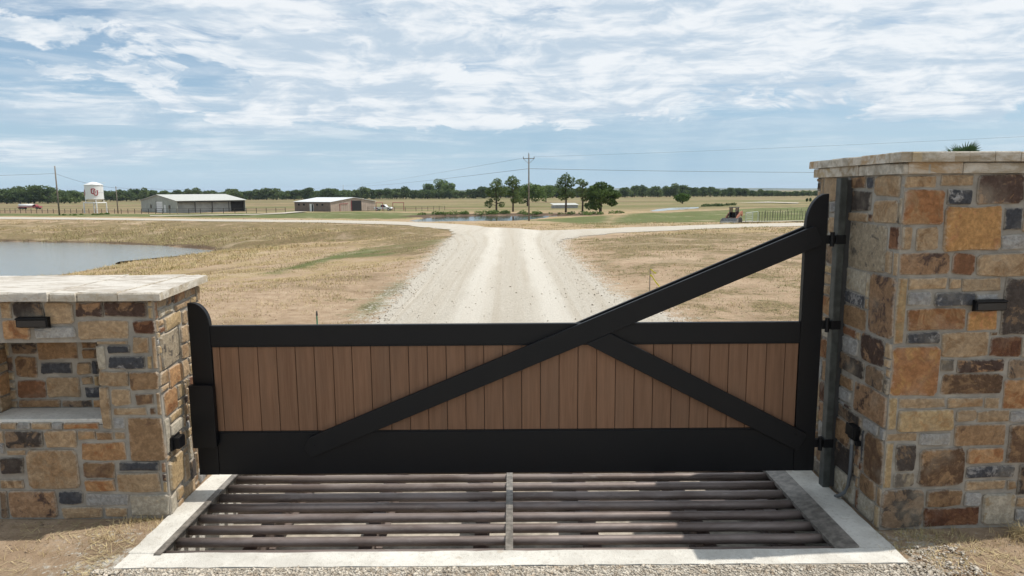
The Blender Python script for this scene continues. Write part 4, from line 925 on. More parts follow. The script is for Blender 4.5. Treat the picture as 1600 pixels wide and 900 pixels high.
def letter_o(cx, cz, w, h, t_, az, r, m_, name):
    o_, i_ = [], []; c = .3
    for (sx, sz) in ((1, -1), (1, 1), (-1, 1), (-1, -1)):
        P_ = [(sx*w, sz*(h-c*w*1.4)), (sx*(w-c*w*1.4), sz*h)]; I_ = [(sx*(w-t_), sz*(h-t_-c*w)), (sx*(w-t_-c*w), sz*(h-t_))]
        if sx*sz < 0: P_ = P_[::-1]; I_ = I_[::-1]
        o_ += P_; i_ += I_
    pp = [(cx+a, cz+b) for a, b in o_+i_]; n = 8; wrap(pp, [(k, (k+1) % n, (k+1) % n+n, k+n) for k in range(n)], az, r, name, m_)
def letter_u(cx, cz, w, h, t_, az, r, m_, name):
    s_ = t_*.45   # slab serifs, stems and a bevelled bowl
    bars_ = [[(-w, -h*.55), (-w+t_, -h*.55), (-w+t_, h), (-w, h)], [(w-t_, -h*.55), (w, -h*.55), (w, h), (w-t_, h)], [(-w, -h*.55), (-w*.55, -h), (-w*.55+t_*.4, -h+t_), (-w+t_, -h*.5)],
             [(-w*.56, -h), (w*.56, -h), (w*.56, -h+t_), (-w*.56, -h+t_)], [(w*.55, -h), (w, -h*.55), (w-t_, -h*.5), (w*.55-t_*.4, -h+t_)], [(-w-s_, h-t_*.6), (-w+t_+s_, h-t_*.6), (-w+t_+s_, h), (-w-s_, h)], [(w-t_-s_, h-t_*.6), (w+s_, h-t_*.6), (w+s_, h), (w-t_-s_, h)]]
    pp = []; tr = []
    for b_ in bars_: tr.append(tuple(range(len(pp), len(pp)+4))); pp += [(cx+a, cz+b) for a, b in b_]
    wrap(pp, tr, az, r, name, m_)
for az in (math.radians(-58), math.radians(-148)):
    zc_ = (zb+ze)/2+.3*S_; k = S_
    letter_o(-1.3*k, zc_+1.2*k, 3.1*k, 4.2*k, 1.35*k, az, R_+.01, M['crimson'], 'letter_o')
    letter_u(1.9*k, zc_-1.4*k, 2.9*k, 4.0*k, 1.9*k, az, R_+.05, M['white'], 'letter_outline')
    letter_u(1.9*k, zc_-1.4*k, 2.9*k, 4.0*k, 1.3*k, az, R_+.07, M['crimson'], 'letter_u')

# ------------------------------------------------------------------ poles and wires
def upole(px, pyb, pyt, label, arm=True, thick=.15, group='utility poles in the fields', matn='pole'):
    X_, Y_ = G(px, pyb); Z_ = z1(X_, Y_); S = Y_/1067*1.0; h = (pyb-pyt)*Y_/1067/math.cos(math.atan((450-pyt)/1067)-CP)**0
    e = empty('utility_pole', (X_, Y_, Z_), 0, label, 'utility pole', group)
    MB().tube([(0, 0, -.3), (0, 0, h*.5), (.02, 0, h)], [thick, thick*.85, thick*.66], 10).build('pole', M[matn], e, smooth=True)
    if arm:
        MB().box(-.95, .95, -.05, .05, h-.72, h-.62).build('crossarm', M['pole'], e)
        for s_ in (-.88, .0, .88): MB().lathe([(.02, 0), (.07, 0), (.05, .12), (.08, .14), (.03, .3), (.01, .3)], 8, (s_, 0)).build('insulator', M['greymetal'], e).location = (0, 0, h-.62 if s_ else h)
        MB().tube([(-.9, 0, h-.68), (0, .1, h-1.5)], .03, 5).tube([(.9, 0, h-.68), (0, .1, h-1.5)], .03, 5).build('arm_brace', M['greymetal'], e)
    return e, Vector((X_, Y_, Z_+h))
pc, tcn = upole(826.5, 345.5, 243.5, 'tall wooden utility pole with a crossarm standing before the middle pond', True, .145)
pl1, tl1 = upole(93, 336.5, 261, 'bare wooden utility pole left of the white tank', False, .20)
pl2, tl2 = upole(184.5, 333.5, 292, 'short utility pole between the white tank and the grey barn', False, .16)
pl3, tl3 = upole(537, 311.5, 290, 'slim pale utility pole far behind the tan building', False, .32, matn='panelgrey')
def off_pole(x_, y_, h, label):
    e = copy_tree(pc); e.location = (x_, y_, z1(x_, y_)); e['label'] = label; return Vector((x_, y_, z1(x_, y_)+h))
hp = tcn.z-z1(tcn.x, tcn.y)
tr1 = off_pole(104, 60, hp, 'wooden utility pole beyond the stone pillar to the right')
tr2 = off_pole(150, 128, hp, 'wooden utility pole far to the right beyond the fence')
tlf = Vector((-190, 118, 6.5))
def wire(a, b, sag, label, r=.028, n=14):
    p_ = [a.lerp(b, k/n)-Vector((0, 0, sag*4*(k/n)*(1-k/n))) for k in range(n+1)]
    tag(MB().tube(p_, r, 5, False).build('power_line', M['wire']), label, 'power line', 'overhead power lines')
z_ = Vector((0, 0, 1))
wire(tcn-z_*2.3, tl3-z_*.2, 1.5, 'lower wire running left from the crossarm pole to the far slim pole')
wire(tcn-z_*.6+Vector((-1, 0, 0)), tl3, 1.2, 'upper left wire from the crossarm pole to the far slim pole', .018)
wire(tcn-z_*2.3, tr2-z_*2.3, .9, 'level wire running right from the crossarm pole behind the pillar')
wire(tcn-z_*.4+Vector((1, 0, 0)), tr1-z_*.4, .5, 'rising wire running right from the crossarm over the pillar', .010)
wire(tl1-z_*1.8, tl2-z_*.4, .6, 'wire from the bare left pole to the short pole by the barn')
wire(tl1-z_*1.8, tlf, 1.0, 'wire leaving the bare left pole towards the left')
far_ = Vector((-150, 470, 3.9)); wire(tl2-z_*.4, tl3-z_*.2, 2.5, 'wire from the short pole over the barn to the far slim pole')

# ------------------------------------------------------------------ fences
def fence(name, pts_, spacing, h, r, rails, label, postm, group=None, cat='fence', railr=.035):
    e = empty(name, (*pts_[0], z1(*pts_[0])), 0, label, cat, group); e['worldparts'] = 1
    me = MB().tube([(0, 0, -.1), (0, 0, h)], r, 6).mesh('post', postm); tot = 0; P_ = []
    for a, b in zip(pts_[:-1], pts_[1:]):
        L_ = math.dist(a, b); n = max(1, int(L_/spacing))
        for k in range(n): P_.append((a[0]+(b[0]-a[0])*k/n, a[1]+(b[1]-a[1])*k/n))
    P_.append(pts_[-1])
    for p_ in P_:
        o = bpy.data.objects.new('post', me); C.objects.link(o); o.parent = e; o.location = Vector((p_[0], p_[1], z1(*p_)))-Vector(e.location); 
    for zr_ in rails: MB().tube([(p_[0], p_[1], z1(*p_)+zr_) for p_ in P_], railr, 5, False).build('rail', postm, e)
    return e
fence('pipe_fence', [G(*p_) for p_ in [(-120, 333), (0, 332.6), (120, 333.6), (277, 334.2), (385, 333.2), (446, 331.9)]], 2.6, 1.35, .075, (1.3, .75), 'dark pipe fence running in front of the white tank and grey barn', M['pipefence'])
fence('pipe_fence', [G(*p_) for p_ in [(575, 330.2), (600, 330.5), (650, 330.2), (695, 328.8)]], 2.4, 1.3, .06, (1.25, .7), 'dark pipe pen fence right of the tan building behind the pickup', M['pipefence'])
fence('wire_fence', [G(*p_) for p_ in [(1186, 347.2), (1222, 345.0), (1262, 342.8), (1330, 339)]], 1.25, 1.45, .035, (1.3, .9, .5), 'wire fence on thin dark posts running right from the pasture gate', M['pipefence'], railr=.006)
fence('wire_fence', [G(*p_) for p_ in [(1196, 341), (1230, 338.5), (1262, 336.5), (1330, 333)]], 2.6, 1.4, .035, (1.3, .8), 'second thin wire fence behind the first, right of the pasture gate', M['pipefence'], railr=.006)
for k, (a, b) in enumerate((((588, 329.8), (598, 329.6)), ((614, 329.6), (631, 329.4)))):
    A_ = Vector((*G(*a), 0)); B_ = Vector((*G(*b), 0)); A_.z = z1(A_.x, A_.y); B_.z = z1(B_.x, B_.y)
    e = empty('pen_gateway', A_, 0, ['brown pipe gateway arch just left of the white pickup', 'brown pipe gateway arch right of the white pickup'][k], 'gateway', 'pipe gateway arches of the pen'); e['worldparts'] = 1
    for q_ in (A_, B_): MB().tube([q_, q_+z_*2.4], .09, 6).build('post', M['redpaint'], e)
    MB().tube([A_+z_*2.4, B_+z_*2.4], .08, 6).build('crossbar', M['redpaint'], e)
# pasture gate by the loader
A_ = Vector((*G(1165, 347.4), 0)); A_.z = z1(A_.x, A_.y); B_ = Vector((*G(1184, 346.6), 0)); B_.z = z1(B_.x, B_.y)
pg = empty('pasture_gate', A_, 0, 'open white barred livestock gate beside the skid loader', 'farm gate'); pg['worldparts'] = 1
MD = A_.lerp(B_, .55)
for q_ in (A_, MD, B_): MB().tube([q_-z_*.05, q_+z_*1.35], .05, 6).build('upright', M['gatepaint'], pg)
for k in range(5): MB().tube([A_+z_*(.2+.26*k), MD+z_*(.2+.26*k)], .035, 5).build('bar', M['gatepaint'], pg)
MB().tube([A_+z_*1.32, B_+z_*1.45], .04, 5).build('top_bar', M['gatepaint'], pg)

# ------------------------------------------------------------------ vehicles
def wheel(par, x_, y_, r, w, rim='white'):
    o = MB().lathe([(r*.55, -w/2), (r*.95, -w/2), (r, -w*.3), (r, w*.3), (r*.95, w/2), (r*.55, w/2)], 16).build('tyre', M['tyre'], par)
    i = MB().lathe([(.01, -w*.3), (r*.54, -w*.35), (r*.54, w*.35), (.01, w*.3)], 12).build('rim', M[rim], par)
    for q_ in (o, i): q_.rotation_euler = (math.pi/2, 0, 0); q_.location = (x_, y_, r)
def pickup(px, py, rz, label):
    X_, Y_ = G(px, py); e = empty('pickup_truck', (X_, Y_, z1(X_, Y_)), rz, label, 'pickup')
    MB().prism([(-2.7, .45), (-2.7, 1.05), (-.75, 1.08), (-.7, 1.1), (1.15, 1.12), (2.55, 1.02), (2.7, .85), (2.7, .45), (2.2, .45), (2.05, .8), (1.6, .8), (1.4, .42), (-1.3, .42), (-1.5, .8), (-1.95, .8), (-2.15, .45)], -.95, .95).build('body', M['white'], e, .03)
    MB().prism([(-.75, 1.09), (-.55, 1.78), (.55, 1.80), (1.25, 1.13)], -.82, .82).build('cab', M['white'], e, .03)
    MB().prism([(-.62, 1.15), (-.48, 1.68), (.02, 1.69), (.02, 1.15)], -.835, .835).prism([(.10, 1.15), (.10, 1.69), (.5, 1.69), (1.05, 1.15)], -.835, .835).build('side_window', M['glass'], e)
    MB().box(2.705, 2.74, -.85, .85, .5, .62).build('bumper', M['greymetal'], e)
    for sx in (-1.72, 1.83):
        for sy in (-.85, .85): wheel(e, sx, sy, .39, .26)
    return e
pickup(599.5, 329.2, math.radians(-12), 'white pickup truck parked right of the tan building')
X_, Y_ = G(47, 327.2)
rt = empty('tank_truck', (X_, Y_, z1(X_, Y_)), math.radians(5), 'old truck with dull red cab and long pale bed parked in the far left field', 'truck')
MB().prism([(1.6, .6), (1.6, 1.9), (2.6, 1.9), (2.9, 1.25), (4.0, 1.2), (4.1, .6)], -1, 1).build('cab', M['redpaint'], rt, .04)
MB().box(-4.0, 1.5, -1.1, 1.1, .75, 1.0).build('bed', M['redpaint'], rt)
MB().tube([(-3.9, 0, 1.5), (1.4, 0, 1.5)], .62, 18).build('tank', M['white'], rt, smooth=True)
MB().prism([(1.75, 1.35), (1.75, 1.8), (2.5, 1.8), (2.72, 1.35)], -1.01, 1.01).build('side_window', M['glass'], rt)
for sx in (-3.2, -2.2, 3.1):
    for sy in (-.95, .95): wheel(rt, sx, sy, .45, .3, 'greymetal')
# skid loader, bucket towards the camera
X_, Y_ = G(1146, 348.2)
sk = empty('skid_loader', (X_, Y_, z1(X_, Y_)), math.radians(-128), 'orange and black tracked skid loader with its bucket down, parked by the pasture gate', 'skid loader')
for s_ in (-1, 1):
    MB().prism([(-.95, .1), (-1.05, .35), (-.75, .68), (.7, .55), (.95, .28), (.8, .02), (-.8, .02)], s_*.62-.19, s_*.62+.19).build('track', M['tyre'], sk, .04)
    MB().prism([(-1.15, .9), (-1.25, 1.35), (-.95, 1.55), (-.5, 1.45), (.6, .95), (1.15, .55), (1.35, .32), (1.2, .25), (.95, .42), (.4, .75), (-.6, 1.15), (-.8, 1.0), (-.85, .8)], s_*.70-.07, s_*.70+.07).build('lift_arm', M['orange'], sk, .01)
    MB().tube([(-.75, s_*.7, .85), (.5, s_*.7, .62)], .05, 8).build('hydraulic_ram', M['greymetal'], sk)
MB().prism([(-1.2, .4), (-1.25, 1.15), (-1.0, 1.35), (-.55, 1.38), (-.5, .7), (.75, .6), (.75, .3), (-.9, .3)], -.42, .42).build('body', M['orange'], sk, .03)
for (xa_, ya_) in ((.5, .4), (.5, -.4), (-.55, .4), (-.55, -.4)): MB().tube([(xa_, ya_, .6), (xa_-.08, ya_, 1.95)], .045, 6).build('cab_post', M['trim'], sk)
MB().prism([(-.7, 1.95), (-.7, 2.04), (.5, 2.06), (.55, 1.97)], -.48, .48).build('cab_roof', M['trim'], sk, .02)
MB().box(-.55, .44, -.395, -.375, .7, 1.94).box(-.55, .44, .375, .395, .7, 1.94).build('side_mesh', M['glass'], sk)
MB().box(-.35, .05, -.25, .25, .72, 1.35).build('seat', M['dark'], sk, .03)
MB().prism([(1.25, .05), (1.2, .62), (1.28, .66), (1.42, .3), (1.62, .1), (2.05, .06), (2.05, .02)], -1.05, 1.05).build('bucket', M['greymetal'], sk)
for s_ in (-1.06, 1.06): MB().prism([(1.2, .62), (1.25, .04), (2.05, .02), (1.75, .45)], s_-.015, s_+.015).build('bucket_side', M['greymetal'], sk)

# ------------------------------------------------------------------ stakes
X_, Y_ = G(496, 514); e = empty('marker_stake', (X_, Y_, z1(X_, Y_)), 0, 'short green marker stake standing in the dirt behind the gate top rail', 'stake')
MB().tube([(0, 0, -.05), (0, 0, .24)], .013, 6).build('shaft', M['greenpaint'], e); MB().tube([(0, 0, .24), (.005, 0, .33)], [.022, .010], 6).build('cap', M['trim'], e)
X_, Y_ = G(1015, 456); S_ = Y_/1067; e = empty('tape_stake', (X_, Y_, z1(X_, Y_)), 0, 'thin dark stake with yellow tape in the dirt right of the road', 'stake')
MB().tube([(0, 0, -.05), (0, 0, 36*S_)], .012, 6).build('shaft', M['pole'], e)
def ribbon(pts_, w, name, par):
    mb = MB()
    for (x_, y_, z__) in pts_: mb.v += [(x_, y_, z__+w/2), (x_, y_, z__-w/2), (x_+.002, y_+.003, z__-w/2), (x_+.002, y_+.003, z__+w/2)]
    for i in range(len(pts_)-1):
        for k in range(4): mb.f.append((i*4+k, i*4+(k+1) % 4, i*4+4+(k+1) % 4, i*4+4+k))
    return mb.build(name, M['yellow'], par)
ribbon([(0, -.02, 35*S_), (3*S_, -.03, 33.5*S_), (6*S_, -.02, 30*S_), (9*S_, -.03, 29*S_)], .03, 'tape', e)
ribbon([(0, -.02, 26*S_), (3*S_, -.04, 24*S_), (8*S_, -.02, 16*S_), (14*S_, -.03, 9*S_), (17*S_, 0, 4*S_)], .045, 'tape', e)

# ------------------------------------------------------------------ trees
def crown_mesh(name, m_, lobes, n, size, seed, droop=0.):
    r = np.random.default_rng(seed); L = np.array([l[:3] for l in lobes]); Rr = np.array([l[3:6] for l in lobes]); wt = np.prod(Rr, 1)**.66; wt /= wt.sum()
    k = r.choice(len(lobes), n, p=wt); d = r.normal(size=(n, 3)); d /= np.linalg.norm(d, axis=1)[:, None]
    rad = r.uniform(.45, 1.0, n)**.6*(1+.16*np.sin(d[:, 0]*7+k)*np.cos(d[:, 2]*6+k*2)); c = L[k]+d*Rr[k]*rad[:, None]
    a = r.normal(size=(n, 3)); a = a*.8+d*.6; a /= np.linalg.norm(a, axis=1)[:, None]
    b = np.cross(a, r.normal(size=(n, 3))); b /= np.linalg.norm(b, axis=1)[:, None]; e = np.cross(a, b)
    s = size*r.uniform(.55, 1.25, n)[:, None]; asp = r.uniform(.45, .9, n)[:, None]
    q = np.stack([c-b*s, c-e*s*asp, c+b*s*.8, c+e*s*asp], 1)+r.normal(size=(n, 4, 3))*size*.12
    v = q.reshape(-1, 3); f = np.arange(n*4).reshape(-1, 4)
    me = bpy.data.meshes.new(name); me.vertices.add(len(v)); me.vertices.foreach_set('co', v.astype(np.float32).ravel()); me.loops.add(f.size); me.loops.foreach_set('vertex_index', f.astype(np.int32).ravel())
    me.polygons.add(len(f)); me.polygons.foreach_set('loop_start', (np.arange(len(f))*4).astype(np.int32)); me.update(calc_edges=True); me.materials.append(m_); return me
def round_lobes(rd, w, z0, z1_, n, flat=.75):
    out = []
    for i in range(n):
        a = rd.uniform(0, 6.28); h = rd.uniform(0, 1); rr = w*(1-.55*abs(h*1.6-.6))*rd.uniform(.15, .72)
        s = w*rd.uniform(.30, .5); out.append((math.cos(a)*rr, math.sin(a)*rr, z0+s*flat+(z1_-z0-1.8*s*flat)*h, s, s, s*flat))
    return out
def trunk_mesh(rd, h, r, limbs, spread):
    mb = MB(); mb.tube([(0, 0, -.2), (rd.uniform(-.1, .1), 0, h*.4), (rd.uniform(-.2, .2), rd.uniform(-.2, .2), h*.8)], [r*1.25, r*.8, r*.35], 8)
    for k in range(limbs):
        a = rd.uniform(0, 6.28); z0 = h*rd.uniform(.25, .6); mb.tube([(0, 0, z0), (math.cos(a)*spread*.5, math.sin(a)*spread*.5, z0+h*.15), (math.cos(a)*spread, math.sin(a)*spread, z0+h*.24)], [r*.5, r*.3, r*.1], 6)
    return mb.mesh('trunk', M['bark'], True)
def place_tree(cm, tm, X_, Y_, sx, sz, rz, label, group, cat='tree', name='tree', par=None):
    e = empty(name, (X_, Y_, z1(X_, Y_)), rz, label, cat, group); e.scale = (sx, sx, sz)
    for me, nm in ((tm, 'trunk'), (cm, 'crown')):
        o = bpy.data.objects.new(nm, me); C.objects.link(o); o.parent = e
    return e
rd = random.Random(3)
far_v = []   # unit-height distant trees
for k in range(7):
    lb = round_lobes(rd, .56+.06*(k % 3), .02+.05*(k % 2), 1.0, 10+k % 4, .62)
    far_v.append((crown_mesh('far_crown', M['farleaf'], lb, 1100, .06, 100+k), trunk_mesh(rd, .6, .03, 3, .3)))
tops = [(-150, 296), (0, 297), (12, 298.5), (25, 293.5), (45, 294.5), (60, 292.5), (72, 294), (95, 297), (108, 295.5), (120, 300.5), (135, 301), (160, 299), (215, 298.5), (225, 297.5), (250, 299), (277, 299), (300, 295.5), (312, 298), (350, 299.5), (355, 296), (362, 294.5), (374, 297), (380, 299), (400, 298),
        (425, 294.5), (440, 297), (458, 299), (480, 295.5), (500, 298), (525, 294.5), (550, 297), (575, 294), (590, 297), (612, 294), (640, 294), (655, 298.5), (700, 297), (722, 299), (742, 295.5), (752, 294), (800, 293), (850, 290), (870, 292), (900, 294), (965, 297), (977, 292.5), (1005, 293), (1022, 294), (1040, 292), (1052, 289), (1075, 290), (1085, 296), (1107, 292), (1125, 295.6), (1150, 293), (1169, 296.5), (1206, 297.5), (1281, 298.5), (1900, 296)]
tx = [p_[0] for p_ in tops]; ty = [p_[1] for p_ in tops]
def seg_label(px):
    if px < 125: return 'dark green tree in the wood at the far left behind the red truck'
    if px < 215: return 'low green tree in the distant tree line behind the white tank'
    if px < 400: return 'green tree in the distant tree line behind the grey barn'
    if px < 655: return 'green tree in the distant tree line behind the tan building'
    if px < 975: return 'green tree in the distant tree line behind the pond pines'
    if px < 1110: return 'green tree in the distant tree line behind the lone field tree'
    if px < 1290: return 'dark green tree in the distant tree line above the skid loader'
    return 'green tree in the distant tree line beyond the stone pillar'
for row in range(2):
    px = -150.
    while px < 1330:
        Dd = 500 if px < 122 else 660 if px < 380 else 690
        Dd += row*40+rd.uniform(-14, 14)
        top = float(np.interp(px, tx, ty))+rd.uniform(-.4, 2.2)+(1.0 if row else 0)
        d = ray(px, 305); X_ = d.x/d.y*Dd; Y_ = Dd; zz = z1(X_, Y_); dt_ = ray(px, top); H_ = CH+dt_.z/dt_.y*Dd-zz
        cm, tm = rd.choice(far_v); H_ = max(4.5, H_*rd.uniform(1.08, 1.28)); wd = max(9.5, H_*rd.uniform(1.0, 1.35))
        place_tree(cm, tm, X_, Y_, wd, H_, rd.uniform(0, 6.28), seg_label(px), seg_label(px).replace('tree in', 'trees in'), name='distant_tree')
        px += wd*(.66 if row == 0 else .8)/Dd*1067
# the unbroken woods behind those trees
r_ = np.random.default_rng(77); wl = []
for px in np.arange(-250, 2100, 4.5):
    Dd = 560 if px < 110 else 760; Dd += r_.uniform(-20, 20); d = ray(px, 305); X_ = d.x/d.y*Dd; zz = z1(X_, Dd); top = float(np.interp(px, tx, ty))+r_.uniform(1.2, 3.2); dt_ = ray(px, top); H_ = CH+dt_.z/dt_.y*Dd-zz
    wl.append((X_, Dd, zz+H_*.52, 5.5, 6, H_*.5))
o = bpy.data.objects.new('woods', crown_mesh('woods', M['farleaf'], wl, 60000, 1.0, 78)); C.objects.link(o); tag(o, 'unbroken dark woods closing the view behind the distant tree line', 'woods', kind='stuff')
def px_tree(px, pyb, pyt, lobes, n, size, m_, label, trunk_r, limbs, spread, seed, name='tree', trunk_h=.9, group=None):
    X_, Y_ = G(px, pyb); zz = z1(X_, Y_); dt_ = ray(px, pyt); H_ = CH+dt_.z/dt_.y*Y_-zz; k = Y_/1067
    e = empty(name, (X_, Y_, zz), 0, label, 'tree', group)
    lb = [((a[0])*k*1.05, a[3]*k*rd.uniform(-.5, .5), (pyb-a[1])*k, a[2]*k*1.14, a[2]*k*1.1, a[3]*k*1.12) for a in lobes]
    o = bpy.data.objects.new('crown', crown_mesh('crown', m_, lb, n, size, seed)); C.objects.link(o); o.parent = e
    tm = MB(); tm.tube([(0, 0, -.3), (.06, 0, H_*.3), (-.05, 0, H_*.6), (.0, 0, H_*trunk_h)], [trunk_r*1.2, trunk_r, trunk_r*.7, trunk_r*.3], 8)
    for a in lb[:limbs]: tm.tube([(0, 0, a[2]*.82), (a[0]*.5, a[1]*.5, a[2]*.93), (a[0], a[1], a[2])], [trunk_r*.4, trunk_r*.25, trunk_r*.1], 5)
    o = tm.build('trunk', M['bark'], e, smooth=True); return e
# lobes: (x offset px, y px, half width px, half height px)
P1 = [(0, 290, 9, 6), (-9, 298, 8, 5), (8, 297, 8, 6), (-3, 303, 11, 5), (11, 303, 6, 4), (2, 284, 6, 4), (-12, 319, 6, 5), (-9, 314, 5, 3), (8, 320, 5, 4), (1, 312, 5, 3)]
px_tree(775.5, 331, 279, P1, 2376, .21, M['pineleaf'], 'dark pine with two low branch tufts, leftmost of the trees by the pond', .22, 8, 1, 11, 'pine_tree')
P2 = [(-1, 281, 7, 5), (-6, 286, 6, 4), (5, 285, 6, 4), (0, 291, 7, 4), (6, 293, 5, 3), (3, 301, 7, 6), (-5, 302, 4, 4), (7, 310, 7, 5), (1, 314, 5, 4)]
px_tree(801.5, 331, 275.5, P2, 1872, .21, M['pineleaf'], 'tall slim pine second from the left by the pond, just left of the utility pole', .2, 8, 1, 12, 'pine_tree')
P2b = [(-8, 298, 10, 8), (4, 293, 9, 6), (14, 297, 9, 7), (-14, 306, 7, 6), (0, 306, 10, 6), (20, 303, 7, 7), (24, 310, 4, 5), (-8, 315, 8, 3), (12, 310, 7, 6)]
px_tree(824, 322, 286, P2b, 3400, .3, M['oakleaf'], 'round dark tree just behind the utility pole by the pond', .25, 6, 1, 13, 'broadleaf_tree')
P2c = [(0, 296, 10, 6), (-8, 300, 8, 6), (8, 299, 9, 7), (0, 305, 12, 5)]
px_tree(853, 316, 289, P2c, 1700, .36, M['oakleaf'], 'low dark tree behind the gap between the pond pines', .25, 3, 1, 14, 'broadleaf_tree')
P3 = [(0, 277, 6, 5), (-6, 283, 7, 5), (7, 282, 6, 5), (-9, 289, 6, 4), (6, 289, 8, 4), (0, 294, 8, 4), (-7, 300, 6, 5), (3, 303, 8, 5), (10, 305, 5, 5), (-4, 309, 8, 4)]
px_tree(884, 331.5, 271.5, P3, 2160, .21, M['pineleaf'], 'tallest pine by the pond, directly behind the low white shelter', .22, 9, 1, 15, 'pine_tree')
P4 = [(-4, 285, 7, 4), (1, 290, 5, 3), (5, 288, 4, 3), (-3, 297, 6, 4), (7, 298, 6, 4), (12, 304, 5, 3), (1, 305, 7, 4), (10, 311, 4, 3), (3, 312, 5, 3)]
px_tree(910, 331.5, 280.5, P4, 1440, .2, M['pineleaf'], 'sparse gappy pine between the tallest pine and the broad round tree', .2, 9, 1, 16, 'pine_tree')
P5 = [(0, 291, 10, 6), (-9, 296, 8, 6), (9, 296, 10, 6), (-12, 305, 8, 6), (0, 303, 13, 8), (16, 303, 10, 6), (23, 306, 7, 4), (-4, 313, 12, 6), (12, 313, 11, 5), (-15, 322, 8, 5), (-6, 323, 8, 5), (18, 318, 7, 4)]
px_tree(938, 331.5, 284.5, P5, 6500, .24, M['oakleaf'], 'broad round dark tree, rightmost of the trees by the pond', .3, 8, 1, 17, 'broadleaf_tree')
for (px, w_, tp, lab) in ((668, 13, 287, 'left dome of the big dark oak clump beyond the pasture'), (686, 16, 280, 'tallest middle oak of the big dark clump beyond the pasture'), (703, 13, 286, 'right oak of the big dark clump beyond the pasture')):
    lb = [(rd.uniform(-.6, .6)*w_, tp+5+rd.uniform(0, 1)*(306-tp-8), w_*rd.uniform(.35, .55), w_*rd.uniform(.26, .36)) for k in range(9)]+[(0, tp+5, w_*.5, 5), (0, 300, w_*.85, 5)]
    px_tree(px, 310.5, tp, lb, 2600, .75, M['oakleaf'], lab, .6, 4, 1, int(px), 'oak_tree', .8)
P6 = [(0, 305.5, 6, 3.5), (-6, 309, 6, 3.5), (6, 308, 6, 4), (0, 312, 9, 3.5), (-2, 307, 7, 4)]
px_tree(1066, 318.5, 301.5, P6, 1500, .36, M['brightleaf'], 'lone bright green tree in the field beyond the far pond', .25, 4, 1, 31, 'broadleaf_tree')
for px, tp in ((1261, 309.8), (1265.5, 309.4)):
    px_tree(px, 315.5, tp, [(0, tp+2.5, 1.6, 2.2)], 160, .3, M['farleaf'], 'tiny bushy sapling in the far field beside the gate post', .1, 1, 1, int(px), 'sapling', group='pair of saplings in the far field')
# scrub on the far bank of the middle pond and by the far pond
def bushes(name, poly_px, n, size, h, m_, label, seed):
    r = np.random.default_rng(seed); pts_ = []
    for _ in range(n):
        k = r.integers(0, len(poly_px)-1); s = r.uniform(); a, b = poly_px[k], poly_px[k+1]
        X_, Y_ = G(a[0]+(b[0]-a[0])*s, a[1]+(b[1]-a[1])*s); hh = h*r.uniform(.4, 1.1); pts_.append((X_, Y_+r.uniform(0, 3), z1(X_, Y_)+hh*.35, hh*1.3, hh*1.0, hh*.6))
    o = bpy.data.objects.new(name, crown_mesh(name, m_, pts_, n*90, size, seed)); C.objects.link(o); tag(o, label, 'scrub', kind='stuff')
bushes('scrub', [(655, 336.6), (700, 336), (760, 335.6), (800, 335.4), (850, 335.8), (905, 336.2), (985, 333.4)], 60, .16, .8, M['oakleaf'], 'dark weeds and scrub along the far bank of the middle pond', 41)
bushes('scrub', [(1094, 323), (1120, 322.6), (1150, 321)], 14, .25, 1.0, M['farleaf'], 'low scrub at the right end of the far pond', 42)
bushes('scrub', [(90, 337), (150, 336.4), (160, 336)], 16, .14, .5, M['brightleaf'], 'green weeds round the legs of the white tank', 43)
# palm behind the pillar
X_, Y_ = 7.6, 11.2; pm = empty('palm_tree', (X_, Y_, z1(X_, Y_)), 0, 'small fan palm whose fronds just show above the stone pillar', 'palm tree')
dt_ = ray(1505, 227); d = dt_*(11.2/dt_.y); pm.location.x = d.x; ztop = CH+d.z-z1(X_, Y_)+.14
MB().tube([(0, 0, -.1), (0, 0, ztop-.42)], [.13, .10], 10).build('trunk', M['bark'], pm)
for k in range(22):
    a = rd.uniform(0, 6.28); el = rd.uniform(.05, 1.25); mb = MB(); Lf = rd.uniform(.22, .34); b0 = Vector((0, 0, ztop-.42)); dd = Vector((math.cos(a)*math.cos(el), math.sin(a)*math.cos(el), math.sin(el))); hub = b0+dd*Lf*.5
    mb.tube([b0, hub], .008, 5); sd_ = dd.cross(Vector((0, 0, 1))).normalized(); up_ = sd_.cross(dd)
    for j in range(-5, 6):
        q_ = j*.22; di = dd*math.cos(q_)+sd_*math.sin(q_); tip = hub+di*Lf*.75-Vector((0, 0, .05*abs(j)/5)); sv = (sd_*math.cos(q_)-dd*math.sin(q_))*.013
        mb.add([hub, hub+di*Lf*.35+sv, tip, hub+di*Lf*.35-sv], [(0, 1, 2, 3)])
    mb.build('frond', M['palmleaf'], pm)

